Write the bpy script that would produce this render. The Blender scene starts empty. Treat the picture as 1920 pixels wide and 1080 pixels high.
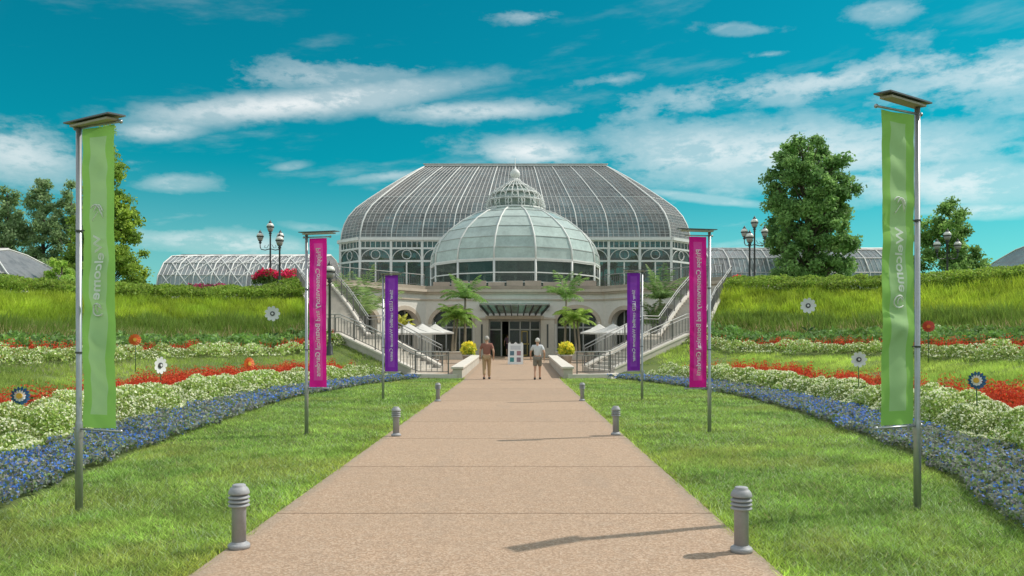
import bpy, bmesh, math, random
import numpy as np
from mathutils import Vector, Matrix

random.seed(7)
rng = np.random.default_rng(7)
sc = bpy.context.scene
col = sc.collection
rad = math.radians

# ------------------------------------------------------------------ camera
CX = -0.2            # centre line of path and building
cam_d = bpy.data.cameras.new('camera')
cam = bpy.data.objects.new('camera', cam_d)
col.objects.link(cam)
cam.location = (0, 0, 1.6)
cam.rotation_euler = (rad(90), 0, 0)
cam_d.sensor_width = 36
cam_d.lens = 28.125
cam_d.shift_x = -10 / 1920
cam_d.shift_y = 100 / 1920
cam_d.clip_end = 3000
sc.camera = cam

# ------------------------------------------------------------------ sun and sky
SUN_EL, SUN_AZ = rad(47), rad(70)     # azimuth from +Y clockwise towards +X
sun_dir = Vector((math.sin(SUN_AZ) * math.cos(SUN_EL), math.cos(SUN_AZ) * math.cos(SUN_EL), math.sin(SUN_EL)))
sl = bpy.data.lights.new('sun', 'SUN')
sl.energy = 2.5
sl.angle = rad(0.6)
sl.color = (1.0, 0.93, 0.82)
so = bpy.data.objects.new('sun', sl)
col.objects.link(so)
so.rotation_euler = sun_dir.to_track_quat('Z', 'Y').to_euler()
so.location = (60, -20, 80)

world = bpy.data.worlds.new('World')
sc.world = world
world.use_nodes = True
W = world.node_tree
W.nodes.clear()


class G:
    """tiny helper for building node graphs"""
    def __init__(s, t): s.t = t
    def put(s, sock, v):
        if hasattr(v, 'is_output'): s.t.links.new(v, sock)
        elif v is not None: sock.default_value = v
    def math(s, op, a, b=None, c=None, clamp=False):
        n = s.t.nodes.new('ShaderNodeMath'); n.operation = op; n.use_clamp = clamp
        s.put(n.inputs[0], a); s.put(n.inputs[1], b); s.put(n.inputs[2], c)
        return n.outputs[0]
    def noise(s, vec, scale, detail=4, rough=.55, dist=0, lac=2.0):
        n = s.t.nodes.new('ShaderNodeTexNoise')
        s.put(n.inputs['Vector'], vec)
        n.inputs['Scale'].default_value = scale; n.inputs['Detail'].default_value = detail
        n.inputs['Roughness'].default_value = rough; n.inputs['Distortion'].default_value = dist
        n.inputs['Lacunarity'].default_value = lac
        return n.outputs['Fac']
    def comb(s, x, y, z=0.0):
        n = s.t.nodes.new('ShaderNodeCombineXYZ')
        s.put(n.inputs[0], x); s.put(n.inputs[1], y); s.put(n.inputs[2], z)
        return n.outputs[0]
    def sep(s, v):
        n = s.t.nodes.new('ShaderNodeSeparateXYZ'); s.put(n.inputs[0], v)
        return n.outputs
    def mix(s, f, a, b, mode='MIX'):
        n = s.t.nodes.new('ShaderNodeMix'); n.data_type = 'RGBA'; n.blend_type = mode
        s.put(n.inputs[0], f); s.put(n.inputs[6], a); s.put(n.inputs[7], b)
        return n.outputs[2]
    def ramp(s, f, a, b, lo=0.0, hi=1.0, smooth=True):
        n = s.t.nodes.new('ShaderNodeMapRange')
        if smooth: n.interpolation_type = 'SMOOTHSTEP'
        s.put(n.inputs[0], f)
        n.inputs[1].default_value = a; n.inputs[2].default_value = b
        n.inputs[3].default_value = lo; n.inputs[4].default_value = hi
        return n.outputs[0]


g = G(W)
out = W.nodes.new('ShaderNodeOutputWorld')
bg = W.nodes.new('ShaderNodeBackground')
W.links.new(bg.outputs[0], out.inputs[0])
sky = W.nodes.new('ShaderNodeTexSky')
sky.sky_type = 'NISHITA'
sky.sun_disc = False
sky.sun_elevation = SUN_EL
sky.sun_rotation = SUN_AZ
sky.altitude = 200
sky.air_density = 1.0
sky.dust_density = 0.6
sky.ozone_density = 1.0
bg.inputs[1].default_value = 0.10
tc = W.nodes.new('ShaderNodeTexCoord')
d = g.sep(tc.outputs['Generated'])
az = g.math('ARCTAN2', d[0], d[1])
el = g.math('ARCSINE', d[2])
ae = g.comb(az, el, 0.0)
# ragged offsets that bend every cloud outline
n1 = g.math('SUBTRACT', g.noise(g.comb(g.math('MULTIPLY', az, 1.0), g.math('MULTIPLY', el, 2.0), 3.1), 7, 8, .62), .5)
n2 = g.math('SUBTRACT', g.noise(g.comb(g.math('MULTIPLY', az, 1.0), g.math('MULTIPLY', el, 2.4), 8.7), 26, 6, .65), .5)
wis = g.noise(g.comb(g.math('ADD', az, g.math('MULTIPLY', el, .6)), g.math('MULTIPLY', g.math('SUBTRACT', el, g.math('MULTIPLY', az, .12)), 4.5), 1.3), 5, 9, .6)
rag = g.math('ADD', g.math('ADD', g.math('MULTIPLY', n1, 3.0), g.math('MULTIPLY', n2, 1.7)), g.math('MULTIPLY', g.math('SUBTRACT', wis, .5), 1.6))


def ang(px, py):
    a = math.atan((px - 970) / 1500)
    return a, math.atan((640 - py) / 1500 * math.cos(a))


# the main cirrus streaks and cumulus shreds: centre, half length, half height, slope, density, raggedness
clouds = [
    (555, 196, 380, 34, .165, 1.0, .5), (600, 145, 170, 30, .08, .5, 1.5), (290, 245, 110, 24, .14, .7, .6),
    (40, 290, 170, 62, .0, .75, .9), (905, 208, 190, 20, .03, .75, .9), (1000, 285, 165, 34, -.03, 1.0, .7),
    (1560, 150, 470, 32, .05, .7, 1.2), (1850, 140, 270, 66, -.05, .75, 1.1), (1480, 285, 470, 70, -.05, .92, .75),
    (1780, 345, 330, 50, -.10, .85, .8), (1320, 372, 130, 10, -.16, .75, .6), (430, 456, 260, 30, -.03, .72, .7),
    (325, 345, 75, 17, .10, .6, .9), (545, 312, 40, 9, .15, .4, .9), (985, 32, 75, 14, -.03, .5, 1.2), (1650, 22, 75, 18, -.1, .5, 1.2),
    (1390, 55, 80, 12, -.12, .4, 1.3), (1850, 395, 190, 20, -.06, .7, .7), (730, 330, 110, 14, .12, .5, .9), (1440, 102, 60, 8, 0, .35, 1.2),
    (1150, 150, 90, 14, .12, .4, 1.3), (590, 430, 90, 14, -.1, .4, .9),
]
tot = None
for (px, py, hl, hh, sl_, dens, rg) in clouds:
    a0, e0 = ang(px, py)
    k = 1500 / math.cos(a0)
    al, eh = hl / k * 1.0, hh / 1500
    da = g.math('SUBTRACT', az, a0)
    de = g.math('SUBTRACT', g.math('SUBTRACT', el, e0), g.math('MULTIPLY', da, sl_))
    q = g.math('ADD', g.math('POWER', g.math('ABSOLUTE', g.math('DIVIDE', da, al)), 2.0),
               g.math('POWER', g.math('ABSOLUTE', g.math('DIVIDE', de, eh)), 2.0))
    q = g.math('ADD', g.math('SQRT', q), g.math('MULTIPLY', rag, rg))
    m = g.ramp(q, 1.15, .1, 0, dens * .80)
    tot = m if tot is None else g.math('MAXIMUM', tot, m)
# general thin veil everywhere, stronger low down
veil = g.math('MULTIPLY', g.ramp(wis, .52, .80, 0, .34), g.ramp(el, -.05, .5, 1, .3))
low = g.ramp(el, .0, .22, .26, 0)
# unseen cloud beyond the view, made denser to add fill light
far = g.noise(g.comb(g.math('MULTIPLY', d[0], 1.0), g.math('MULTIPLY', d[1], 1.0), g.math('MULTIPLY', d[2], 2.5)), 3.2, 8, .62, .3)
side = g.math('SUBTRACT', 1.0, g.math('MULTIPLY', g.ramp(d[1], .55, .8), g.ramp(el, .62, .42)))
farm = g.math('MULTIPLY', g.ramp(far, .37, .53, 0, 1.0), side)
cl = g.math('MAXIMUM', g.math('MAXIMUM', tot, veil), farm)
cl = g.math('MULTIPLY', cl, g.ramp(g.math('ADD', g.math('ADD', n1, g.math('MULTIPLY', n2, 1.3)), g.math('SUBTRACT', wis, .5)), -.22, .14, .50, 1.0))
cl = g.math('MAXIMUM', cl, low, clamp=True)
SKY_TINT = (0.007, 0.61, 0.555, 1)
base = g.mix(1.0, sky.outputs[0], SKY_TINT, 'MULTIPLY')
CLOUD = (7.2, 7.2, 7.1, 1)
W.links.new(g.mix(cl, base, CLOUD), bg.inputs[0])

sc.view_settings.view_transform = 'Standard'
sc.view_settings.look = 'None'
sc.view_settings.exposure = 0.56
sc.view_settings.gamma = 1.0
sc.view_settings.use_curve_mapping = False
sc.cycles.max_bounces = 8
sc.cycles.transparent_max_bounces = 24
sc.cycles.caustics_reflective = False
sc.cycles.caustics_refractive = False


# ------------------------------------------------------------------ helpers
def tag(o, label=None, cat=None, group=None, kind=None):
    if label: o['label'] = label
    if cat: o['category'] = cat
    if group: o['group'] = group
    if kind: o['kind'] = kind
    return o


def link(o, parent=None):
    col.objects.link(o)
    if parent is not None: o.parent = parent
    return o


def empty(name, loc=(0, 0, 0), rz=0.0):
    o = bpy.data.objects.new(name, None)
    o.empty_display_size = .2
    o.location = loc; o.rotation_euler = (0, 0, rz)
    return link(o)


def copy_tree(o, parent=None):
    c = o.copy()
    link(c, parent)
    for ch in o.children: copy_tree(ch, c)
    return c


class MB:
    """collects shapes that become ONE mesh object"""
    def __init__(s): s.v = []; s.f = []; s.m = []; s.sm = []
    def add(s, vs, fs, mi=0, smooth=False):
        o = len(s.v); s.v += [tuple(v) for v in vs]
        for f in fs: s.f.append(tuple(i + o for i in f)); s.m.append(mi); s.sm.append(smooth)
    def quad(s, a, b, c, d, mi=0): s.add([a, b, c, d], [(0, 1, 2, 3)], mi)
    def hexa(s, p, mi=0):          # 8 points: bottom 0-3, top 4-7
        s.add(p, [(3, 2, 1, 0), (4, 5, 6, 7), (0, 1, 5, 4), (1, 2, 6, 5), (2, 3, 7, 6), (3, 0, 4, 7)], mi)
    def box(s, x0, x1, y0, y1, z0, z1, mi=0):
        s.hexa([(x0, y0, z0), (x1, y0, z0), (x1, y1, z0), (x0, y1, z0), (x0, y0, z1), (x1, y0, z1), (x1, y1, z1), (x0, y1, z1)], mi)
    def bar(s, p, q, w, h, mi=0, up=(0, 0, 1)):
        p, q = Vector(p), Vector(q); t = (q - p).normalized(); u = Vector(up)
        if abs(t.dot(u)) > .98: u = Vector((0, 1, 0))
        a = t.cross(u).normalized() * (w / 2); b = a.cross(t).normalized() * (h / 2)
        s.hexa([p - a - b, p + a - b, q + a - b, q - a - b, p - a + b, p + a + b, q + a + b, q - a + b], mi)
    def tube(s, pts, r, n=6, mi=0, cap=True, smooth=True):
        pts = [Vector(p) for p in pts]; N = len(pts)
        rs = r if hasattr(r, '__len__') else [r] * N
        vs = []; ref = None
        for i, p in enumerate(pts):
            t = (pts[min(i + 1, N - 1)] - pts[max(i - 1, 0)]).normalized()
            if ref is None:
                ref = t.cross(Vector((0, 0, 1)))
                if ref.length < .1: ref = Vector((1, 0, 0))
            ref = (ref - t * ref.dot(t)).normalized(); b = t.cross(ref)
            for k in range(n):
                a = 2 * math.pi * k / n
                vs.append(p + (ref * math.cos(a) + b * math.sin(a)) * rs[i])
        fs = [(i * n + k, i * n + (k + 1) % n, (i + 1) * n + (k + 1) % n, (i + 1) * n + k) for i in range(N - 1) for k in range(n)]
        s.add(vs, fs, mi, smooth)
        if cap:
            o = len(s.v) - len(vs)
            s.f.append(tuple(o + k for k in reversed(range(n)))); s.m.append(mi); s.sm.append(False)
            s.f.append(tuple(o + (N - 1) * n + k for k in range(n))); s.m.append(mi); s.sm.append(False)
    def lathe(s, prof, n=16, c=(0, 0, 0), mi=0, smooth=True, closed=False):
        vs = []; N = len(prof)
        for r, z in prof:
            for k in range(n):
                a = 2 * math.pi * k / n
                vs.append((c[0] + r * math.cos(a), c[1] + r * math.sin(a), c[2] + z))
        fs = [(i * n + k, i * n + (k + 1) % n, (i + 1) * n + (k + 1) % n, (i + 1) * n + k) for i in range(N - 1) for k in range(n)]
        if not closed:
            fs.append(tuple(reversed(range(n)))); fs.append(tuple((N - 1) * n + k for k in range(n)))
        s.add(vs, fs, mi, smooth)
    def sphere(s, c, r, n=10, m=7, mi=0, sq=(1, 1, 1)):
        prof = []
        for i in range(m + 1):
            a = math.pi * i / m
            prof.append((max(1e-3, math.sin(a)) * r, -math.cos(a) * r))
        o = len(s.v); s.lathe(prof, n, (0, 0, 0), mi)
        for i in range(o, len(s.v)):
            v = s.v[i]; s.v[i] = (c[0] + v[0] * sq[0], c[1] + v[1] * sq[1], c[2] + v[2] * sq[2])
    def build(s, name, mats, parent=None, bevel=0):
        me = bpy.data.meshes.new(name)
        me.from_pydata(s.v, [], s.f)
        for m in (mats if isinstance(mats, (list, tuple)) else [mats]): me.materials.append(m)
        me.polygons.foreach_set('material_index', s.m)
        me.polygons.foreach_set('use_smooth', s.sm)
        me.update()
        o = bpy.data.objects.new(name, me)
        link(o, parent)
        if bevel:
            b = o.modifiers.new('bevel', 'BEVEL'); b.width = bevel; b.segments = 2; b.limit_method = 'ANGLE'
        return o


def np_mesh(name, V, n, mat, C=None, parent=None, smooth=False):
    """V: (N*n,3) numpy, faces of n consecutive vertices; C: per-face colour (N,3)"""
    V = np.asarray(V, dtype=np.float32).reshape(-1, 3)
    N = len(V) // n
    me = bpy.data.meshes.new(name)
    me.vertices.add(len(V)); me.vertices.foreach_set('co', V.ravel())
    me.loops.add(N * n); me.loops.foreach_set('vertex_index', np.arange(N * n, dtype=np.int32))
    me.polygons.add(N); me.polygons.foreach_set('loop_start', np.arange(0, N * n, n, dtype=np.int32))
    if C is not None:
        at = me.attributes.new('Col', 'FLOAT_COLOR', 'POINT')
        C = np.asarray(C, dtype=np.float32)
        if len(C) == N: C = np.repeat(C, n, axis=0)
        at.data.foreach_set('color', np.concatenate([C, np.ones((len(C), 1), np.float32)], 1).ravel())
    me.update(calc_edges=True)
    me.materials.append(mat)
    o = bpy.data.objects.new(name, me)
    return link(o, parent)


# ------------------------------------------------------------------ materials
def mat(name, base, rough=.6, var=.0, scale=4.0, bump=0.0, bscale=40.0, metal=0.0, spec=.5, col2=None, streak=False, objvar=0.0):
    m = bpy.data.materials.new(name); m.use_nodes = True
    t = m.node_tree; b = t.nodes['Principled BSDF']; q = G(t)
    b.inputs['Roughness'].default_value = rough
    b.inputs['Metallic'].default_value = metal
    b.inputs['Specular IOR Level'].default_value = spec
    c = tuple(base) + (1,)
    tcn = t.nodes.new('ShaderNodeTexCoord'); ge = t.nodes.new('ShaderNodeNewGeometry')
    pos = ge.outputs['Position']
    if streak:
        mp = t.nodes.new('ShaderNodeMapping'); mp.inputs['Scale'].default_value = (1, 1, .15); t.links.new(pos, mp.inputs[0]); pv = mp.outputs[0]
    else: pv = pos
    cur = None
    if var or col2:
        f = q.noise(pv, scale, 6, .6)
        c2 = tuple(col2) + (1,) if col2 else tuple(max(0, x * (1 - var)) for x in base) + (1,)
        cur = q.mix(q.ramp(f, .32, .68), c2, c)
        f2 = q.noise(pos, scale * 9, 3, .6)
        cur = q.mix(.35 if var else .0, cur, q.mix(f2, tuple(x * .6 for x in base) + (1,), tuple(min(1, x * 1.4) for x in base) + (1,)))
    if objvar:
        oi = t.nodes.new('ShaderNodeObjectInfo')
        v = q.ramp(oi.outputs['Random'], 0, 1, 1 - objvar, 1 + objvar, False)
        cur = q.mix(1.0, cur if cur is not None else c, q.comb(v, v, v), 'MULTIPLY')
    if cur is not None: t.links.new(cur, b.inputs['Base Color'])
    else: b.inputs['Base Color'].default_value = c
    if bump:
        bn = t.nodes.new('ShaderNodeBump'); bn.inputs['Strength'].default_value = bump; bn.inputs['Distance'].default_value = .01
        t.links.new(q.noise(pos, bscale, 4, .6), bn.inputs['Height']); t.links.new(bn.outputs[0], b.inputs['Normal'])
    return m


def leafmat(name, trans=.35, rough=.55, spec=.25, gain=1.0):
    m = bpy.data.materials.new(name); m.use_nodes = True
    t = m.node_tree; b = t.nodes['Principled BSDF']; q = G(t)
    a = t.nodes.new('ShaderNodeAttribute'); a.attribute_name = 'Col'
    ac = q.mix(1.0, a.outputs['Color'], (gain, gain, gain, 1), 'MULTIPLY')
    t.links.new(ac, b.inputs['Base Color'])
    b.inputs['Roughness'].default_value = rough
    b.inputs['Specular IOR Level'].default_value = spec
    tr = t.nodes.new('ShaderNodeBsdfTranslucent'); t.links.new(ac, tr.inputs[0])
    mx = t.nodes.new('ShaderNodeMixShader'); mx.inputs[0].default_value = trans
    t.links.new(b.outputs[0], mx.inputs[1]); t.links.new(tr.outputs[0], mx.inputs[2])
    t.links.new(mx.outputs[0], t.nodes['Material Output'].inputs[0])
    return m


def clothmat(name, c, trans=.25, rough=.6):
    m = bpy.data.materials.new(name); m.use_nodes = True
    t = m.node_tree; b = t.nodes['Principled BSDF']; q = G(t)
    ge = t.nodes.new('ShaderNodeNewGeometry')
    f = q.noise(ge.outputs['Position'], 3, 4)
    cc = q.mix(f, tuple(x * .88 for x in c) + (1,), tuple(min(1, x * 1.1) for x in c) + (1,))
    t.links.new(cc, b.inputs['Base Color']); b.inputs['Roughness'].default_value = .9; b.inputs['Specular IOR Level'].default_value = .15
    bn = t.nodes.new('ShaderNodeBump'); bn.inputs['Strength'].default_value = .25; bn.inputs['Distance'].default_value = .004
    t.links.new(q.noise(ge.outputs['Position'], 120, 2, .6), bn.inputs['Height']); t.links.new(bn.outputs[0], b.inputs['Normal'])
    tr = t.nodes.new('ShaderNodeBsdfTranslucent'); t.links.new(cc, tr.inputs[0])
    mx = t.nodes.new('ShaderNodeMixShader'); mx.inputs[0].default_value = trans
    t.links.new(b.outputs[0], mx.inputs[1]); t.links.new(tr.outputs[0], mx.inputs[2])
    t.links.new(mx.outputs[0], t.nodes['Material Output'].inputs[0])
    return m


def glassmat(name, c, see=.4, rough=.12, var=.25, tint=(.8, .85, .85), dirt=.3):
    """old greenhouse glass: part see-through, part milky reflecting film, every pane a little different"""
    m = bpy.data.materials.new(name); m.use_nodes = True
    t = m.node_tree; b = t.nodes['Principled BSDF']; q = G(t)
    oi = t.nodes.new('ShaderNodeObjectInfo'); ge = t.nodes.new('ShaderNodeNewGeometry')
    v = q.ramp(oi.outputs['Random'], 0, 1, 1 - var, 1 + var, False)
    n = q.noise(ge.outputs['Position'], .9, 6, .65)
    n2 = q.noise(ge.outputs['Position'], 5.5, 3, .6)
    v2 = q.math('MULTIPLY', v, q.math('ADD', q.ramp(n, .35, .65, 1 - dirt, 1 + dirt), q.ramp(n2, .3, .7, -.06, .06)))
    t.links.new(q.mix(1.0, tuple(c) + (1,), q.comb(v2, v2, v2), 'MULTIPLY'), b.inputs['Base Color'])
    b.inputs['Roughness'].default_value = rough
    b.inputs['Specular IOR Level'].default_value = .5
    tr = t.nodes.new('ShaderNodeBsdfTransparent'); tr.inputs[0].default_value = tuple(tint) + (1,)
    mx = t.nodes.new('ShaderNodeMixShader')
    t.links.new(q.math('MULTIPLY', q.ramp(q.math('ADD', n, q.math('MULTIPLY', oi.outputs['Random'], .25)), .4, .85, see * .6, see * 1.4), 1.0, clamp=True), mx.inputs[0])
    t.links.new(b.outputs[0], mx.inputs[1]); t.links.new(tr.outputs[0], mx.inputs[2])
    t.links.new(mx.outputs[0], t.nodes['Material Output'].inputs[0])
    return m


M = {}
M['white_paint'] = mat('white_paint', (.74, .75, .73), .5, .12, 1.5)
M['bar_paint'] = mat('bar_paint', (.60, .59, .58), .5, .25, 1.2)
M['stone'] = mat('stone', (.70, .65, .58), .85, .16, .8, .15, 20)
M['stone_trim'] = mat('stone_trim', (.60, .51, .42), .85, .2, 1.5, .15, 20)
M['render_wall'] = mat('render_wall', (.80, .76, .70), .9, .10, .5, .1, 30, streak=True)
M['stone_dark'] = mat('stone_dark', (.40, .34, .28), .9, .3, .9, .2, 20)
M['concrete'] = mat('concrete', (.56, .52, .46), .9, .22, 1.2, .2, 30)
M['steel'] = mat('steel', (.42, .44, .46), .35, .12, 3, metal=.7)
M['rail_metal'] = mat('rail_metal', (.20, .19, .185), .45, .15, 4, metal=.4)
M['rail_light'] = mat('rail_light', (.42, .41, .40), .5, .1, 4)
M['bollard'] = mat('bollard', (.37, .375, .40), .55, .18, 9, .08, 60)
M['bollard_dark'] = mat('bollard_dark', (.05, .05, .055), .6)
M['black_iron'] = mat('black_iron', (.035, .04, .045), .45, .2, 5)
M['globe'] = mat('globe', (.78, .76, .72), .25)
M['globe_low'] = mat('globe_low', (.30, .29, .27), .3)
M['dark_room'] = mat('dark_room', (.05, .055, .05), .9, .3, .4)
M['dark_frame'] = mat('dark_frame', (.08, .085, .085), .5)
M['frame_grey'] = mat('frame_grey', (.42, .43, .42), .5)
M['glass_palm'] = glassmat('glass_palm', (.28, .27, .265), .46, .12, .40, (.62, .62, .64), .4)
M['glass_wing'] = glassmat('glass_wing', (.40, .40, .42), .40, .14, .25, (.65, .66, .68))
M['glass_dome'] = glassmat('glass_dome', (.50, .60, .57), .16, .14, .14, (.6, .75, .75), .16)
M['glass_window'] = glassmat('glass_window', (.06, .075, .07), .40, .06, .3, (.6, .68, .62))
M['glass_canopy'] = glassmat('glass_canopy', (.35, .52, .48), .3, .1, .1, (.7, .9, .85))
M['leaf'] = leafmat('leaf', .48, gain=2.9)
M['petal'] = leafmat('petal', .35, .6, gain=1.5)
M['grass_blade'] = leafmat('grass_blade', .45, .5, .3, gain=1.95)
M['bark'] = mat('bark', (.14, .11, .085), .95, .35, 3, .4, 25)
M['palm_bark'] = mat('palm_bark', (.30, .26, .20), .95, .3, 6, .4, 25)
M['canvas'] = clothmat('canvas', (.78, .77, .74), .25)
M['skin'] = mat('skin', (.55, .32, .22), .6)
M['yellow_metal'] = mat('yellow_metal', (.50, .38, .10), .5)
M['solar'] = mat('solar', (.10, .11, .12), .3)
M['solar_edge'] = mat('solar_edge', (.42, .37, .28), .5)
M['print_white'] = clothmat('print_white', (.92, .95, .92), .3)


# ------------------------------------------------------------------ terrain functions
_Y = np.array([-40, -5, 0, 4, 7, 10, 13.5, 18, 23, 28, 31, 33.6])
_H = np.array([3.4, 3.4, 3.5, 4.0, 4.6, 5.2, 5.7, 6.1, 6.25, 5.7, 5.0, 4.1])
_yy = np.linspace(-40, 33.6, 75)
_hh = np.interp(_yy, _Y, _H)
_k = np.array([1, 2, 3, 2, 1]) / 9
_hh[2:-2] = np.convolve(_hh, _k, 'same')[2:-2]
_hL = _hh * .96
_hR = _hh * np.interp(_yy, [0, 6.6, 10.3], [.93, .965, 1.045])


def inner_x(y, side):
    return CX + side * np.interp(y, _yy, _hL if side < 0 else _hR)


def s_of(x, y):
    """distance outwards from the inner edge of the flower bed (negative on the lawn)"""
    x = np.asarray(x, float); y = np.asarray(y, float)
    dmin = np.full(x.shape, 1e9)
    lf = x < CX
    ax = np.abs(x - CX)
    for i in range(len(_yy) - 1):
        x0, y0, x1, y1 = np.where(lf, _hL[i], _hR[i]), _yy[i], np.where(lf, _hL[i + 1], _hR[i + 1]), _yy[i + 1]
        dx, dy = x1 - x0, y1 - y0
        t = np.clip(((ax - x0) * dx + (y - y0) * dy) / (dx * dx + dy * dy), 0, 1)
        dmin = np.minimum(dmin, np.hypot(ax - x0 - t * dx, y - y0 - t * dy))
    inside = ((ax < np.where(lf, np.interp(y, _yy, _hL), np.interp(y, _yy, _hR))) & (y < 33.6)) | ((ax < 4.0) & (y >= 33.6) & (y < 36))
    return np.where(inside, -dmin, dmin)


_S = np.array([-50, 0, 1.2, 3.5, 6.5, 8.5, 10.5, 13.5, 16, 18, 22, 900])
_Z = np.array([0, 0, .04, .3, .9, 1.2, 1.5, 2.9, 4.0, 4.5, 5.0, 5.0])


def zt(x, y, s=None):
    if s is None: s = s_of(x, y)
    z = np.interp(s, _S, _Z)
    z = z * np.where(np.asarray(x) > CX, 1.08, .95) * np.clip(1 - .014 * np.maximum(0, np.abs(np.asarray(x, float)) - 13), .80, 1)
    # the slope climbs with the stairs where it meets them
    ax = np.abs(np.asarray(x, float) - CX); yy = np.asarray(y, float)
    best = np.full(ax.shape, 1e9); zs = np.zeros(ax.shape)
    for (o0, _, z0), (o1, _, z1) in zip(STAIR[:-1], STAIR[1:]):
        dx, dy = o1[0] - o0[0], o1[1] - o0[1]
        t = np.clip(((ax - o0[0]) * dx + (yy - o0[1]) * dy) / (dx * dx + dy * dy), 0, 1)
        dd = np.hypot(ax - o0[0] - t * dx, yy - o0[1] - t * dy)
        k = dd < best; best = np.where(k, dd, best); zs = np.where(k, z0 + (z1 - z0) * t, zs)
    w = np.clip(1 - best / 3.2, 0, 1); w = w * w * (3 - 2 * w)
    return z + np.maximum(0, zs - .12 - z) * w


# staircase plan: outer edge, inner edge, height (mirrored about CX)
STAIR = [((4.4, 35.6), (3.5, 38.6), .16), ((8.5, 39.5), (6.8, 41.8), 1.7), ((9.6, 40.7), (7.8, 42.7), 1.7),
         ((11.4, 45.5), (9.6, 46.5), 3.4), ((13.7, 50.5), (11.8, 51.4), 5.1)]
CUT = [(4.3, 33.9)] + [p[0] for p in STAIR] + [(14.6, 54), (14.6, 67)]
CUT = [(CX + a, b) for a, b in CUT] + [(CX - a, b) for a, b in reversed(CUT)]


def in_poly(x, y, poly):
    x = np.asarray(x, float); y = np.asarray(y, float)
    c = np.zeros(x.shape, bool); n = len(poly)
    for i in range(n):
        (xi, yi), (xj, yj) = poly[i], poly[i - 1]
        if yi == yj: continue
        hit = ((yi > y) != (yj > y)) & (x < (xj - xi) * (y - yi) / (yj - yi) + xi)
        c ^= hit
    return c


def zp(y):       # path / plaza height
    return float(np.interp(y, [33, 60], [0, .44]))

# ------------------------------------------------------------------ ground
def make_ground():
    xs = np.unique(np.concatenate([np.linspace(-400, -40, 13), np.arange(-40, 40.01, .4), np.linspace(40, 400, 13)]))
    ys = np.unique(np.concatenate([np.linspace(-60, -6, 8), np.arange(-6, 70.01, .4), np.linspace(70, 700, 12)]))
    X, Y = np.meshgrid(xs, ys)
    s = s_of(X, Y)
    Z = zt(X, Y, s) + np.where(s > 3.5, .06 * np.sin(X * 1.7 + Y * .6) * np.sin(Y * 1.3 - X * .4), 0)
    Z = np.where(in_poly(X, Y, CUT), -.35, Z)
    V = np.stack([X, Y, Z], -1).reshape(-1, 3)
    nx, ny = len(xs), len(ys)
    i = np.arange(nx * ny).reshape(ny, nx)
    F = np.stack([i[:-1, :-1], i[:-1, 1:], i[1:, 1:], i[1:, :-1]], -1).reshape(-1, 4)
    me = bpy.data.meshes.new('ground'); me.from_pydata(V.tolist(), [], F.tolist())
    me.polygons.foreach_set('use_smooth', [True] * len(F))
    me.materials.append(mat('turf_soil', (.10, .155, .035), .95, 0, 1.3, .3, 30, col2=(.13, .17, .04)))
    o = bpy.data.objects.new('ground', me); link(o); tag(o, kind='structure')
make_ground()

PX0, PX1 = -2.22, 1.80


def aggregate():
    m = bpy.data.materials.new('exposed_aggregate'); m.use_nodes = True
    t = m.node_tree; b = t.nodes['Principled BSDF']; q = G(t)
    ge = t.nodes.new('ShaderNodeNewGeometry'); oi = t.nodes.new('ShaderNodeObjectInfo'); P = ge.outputs['Position']
    vo = t.nodes.new('ShaderNodeTexVoronoi'); vo.inputs['Scale'].default_value = 70; t.links.new(P, vo.inputs['Vector'])
    r = t.nodes.new('ShaderNodeValToRGB'); t.links.new(q.sep(vo.outputs['Color'])[0], r.inputs[0])
    e = r.color_ramp.elements; e[0].position = 0; e[0].color = (.29, .19, .125, 1); e[1].position = 1; e[1].color = (.52, .40, .30, 1)
    for p_, c_ in ((.25, (.345, .23, .15, 1)), (.55, (.43, .29, .195, 1)), (.8, (.50, .355, .255, 1))):
        k = e.new(p_); k.color = c_
    big = q.noise(P, .55, 5, .6); mid = q.noise(P, 6, 4, .6)
    c = q.mix(q.ramp(big, .3, .7, .0, .35), r.outputs[0], (.38, .27, .19, 1))
    c = q.mix(q.ramp(mid, .35, .75, .0, .25), c, (.31, .24, .185, 1))
    mp = t.nodes.new('ShaderNodeMapping'); mp.inputs['Scale'].default_value = (1.2, .25, 1); t.links.new(P, mp.inputs[0])
    c = q.mix(q.ramp(q.noise(mp.outputs[0], 1.4, 5, .6), .50, .8, 0, .34), c, (.27, .21, .165, 1))
    c = q.mix(q.ramp(q.noise(P, 11, 3, .5), .70, .80, 0, .5), c, (.20, .16, .13, 1))
    ed = q.math('MINIMUM', q.math('SUBTRACT', q.sep(P)[0], PX0), q.math('SUBTRACT', PX1, q.sep(P)[0]))
    c = q.mix(q.math('MULTIPLY', q.ramp(q.math('ADD', ed, q.math('MULTIPLY', q.noise(P, 4, 4, .6), .25)), .32, .10), .55), c, (.27, .235, .19, 1))
    v = q.ramp(oi.outputs['Random'], 0, 1, .95, 1.05, False)
    t.links.new(q.mix(1.0, c, q.comb(v, v, v), 'MULTIPLY'), b.inputs['Base Color'])
    b.inputs['Roughness'].default_value = .85
    bn = t.nodes.new('ShaderNodeBump'); bn.inputs['Strength'].default_value = .35; bn.inputs['Distance'].default_value = .006
    t.links.new(vo.outputs['Distance'], bn.inputs['Height']); t.links.new(bn.outputs[0], b.inputs['Normal'])
    return m


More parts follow.
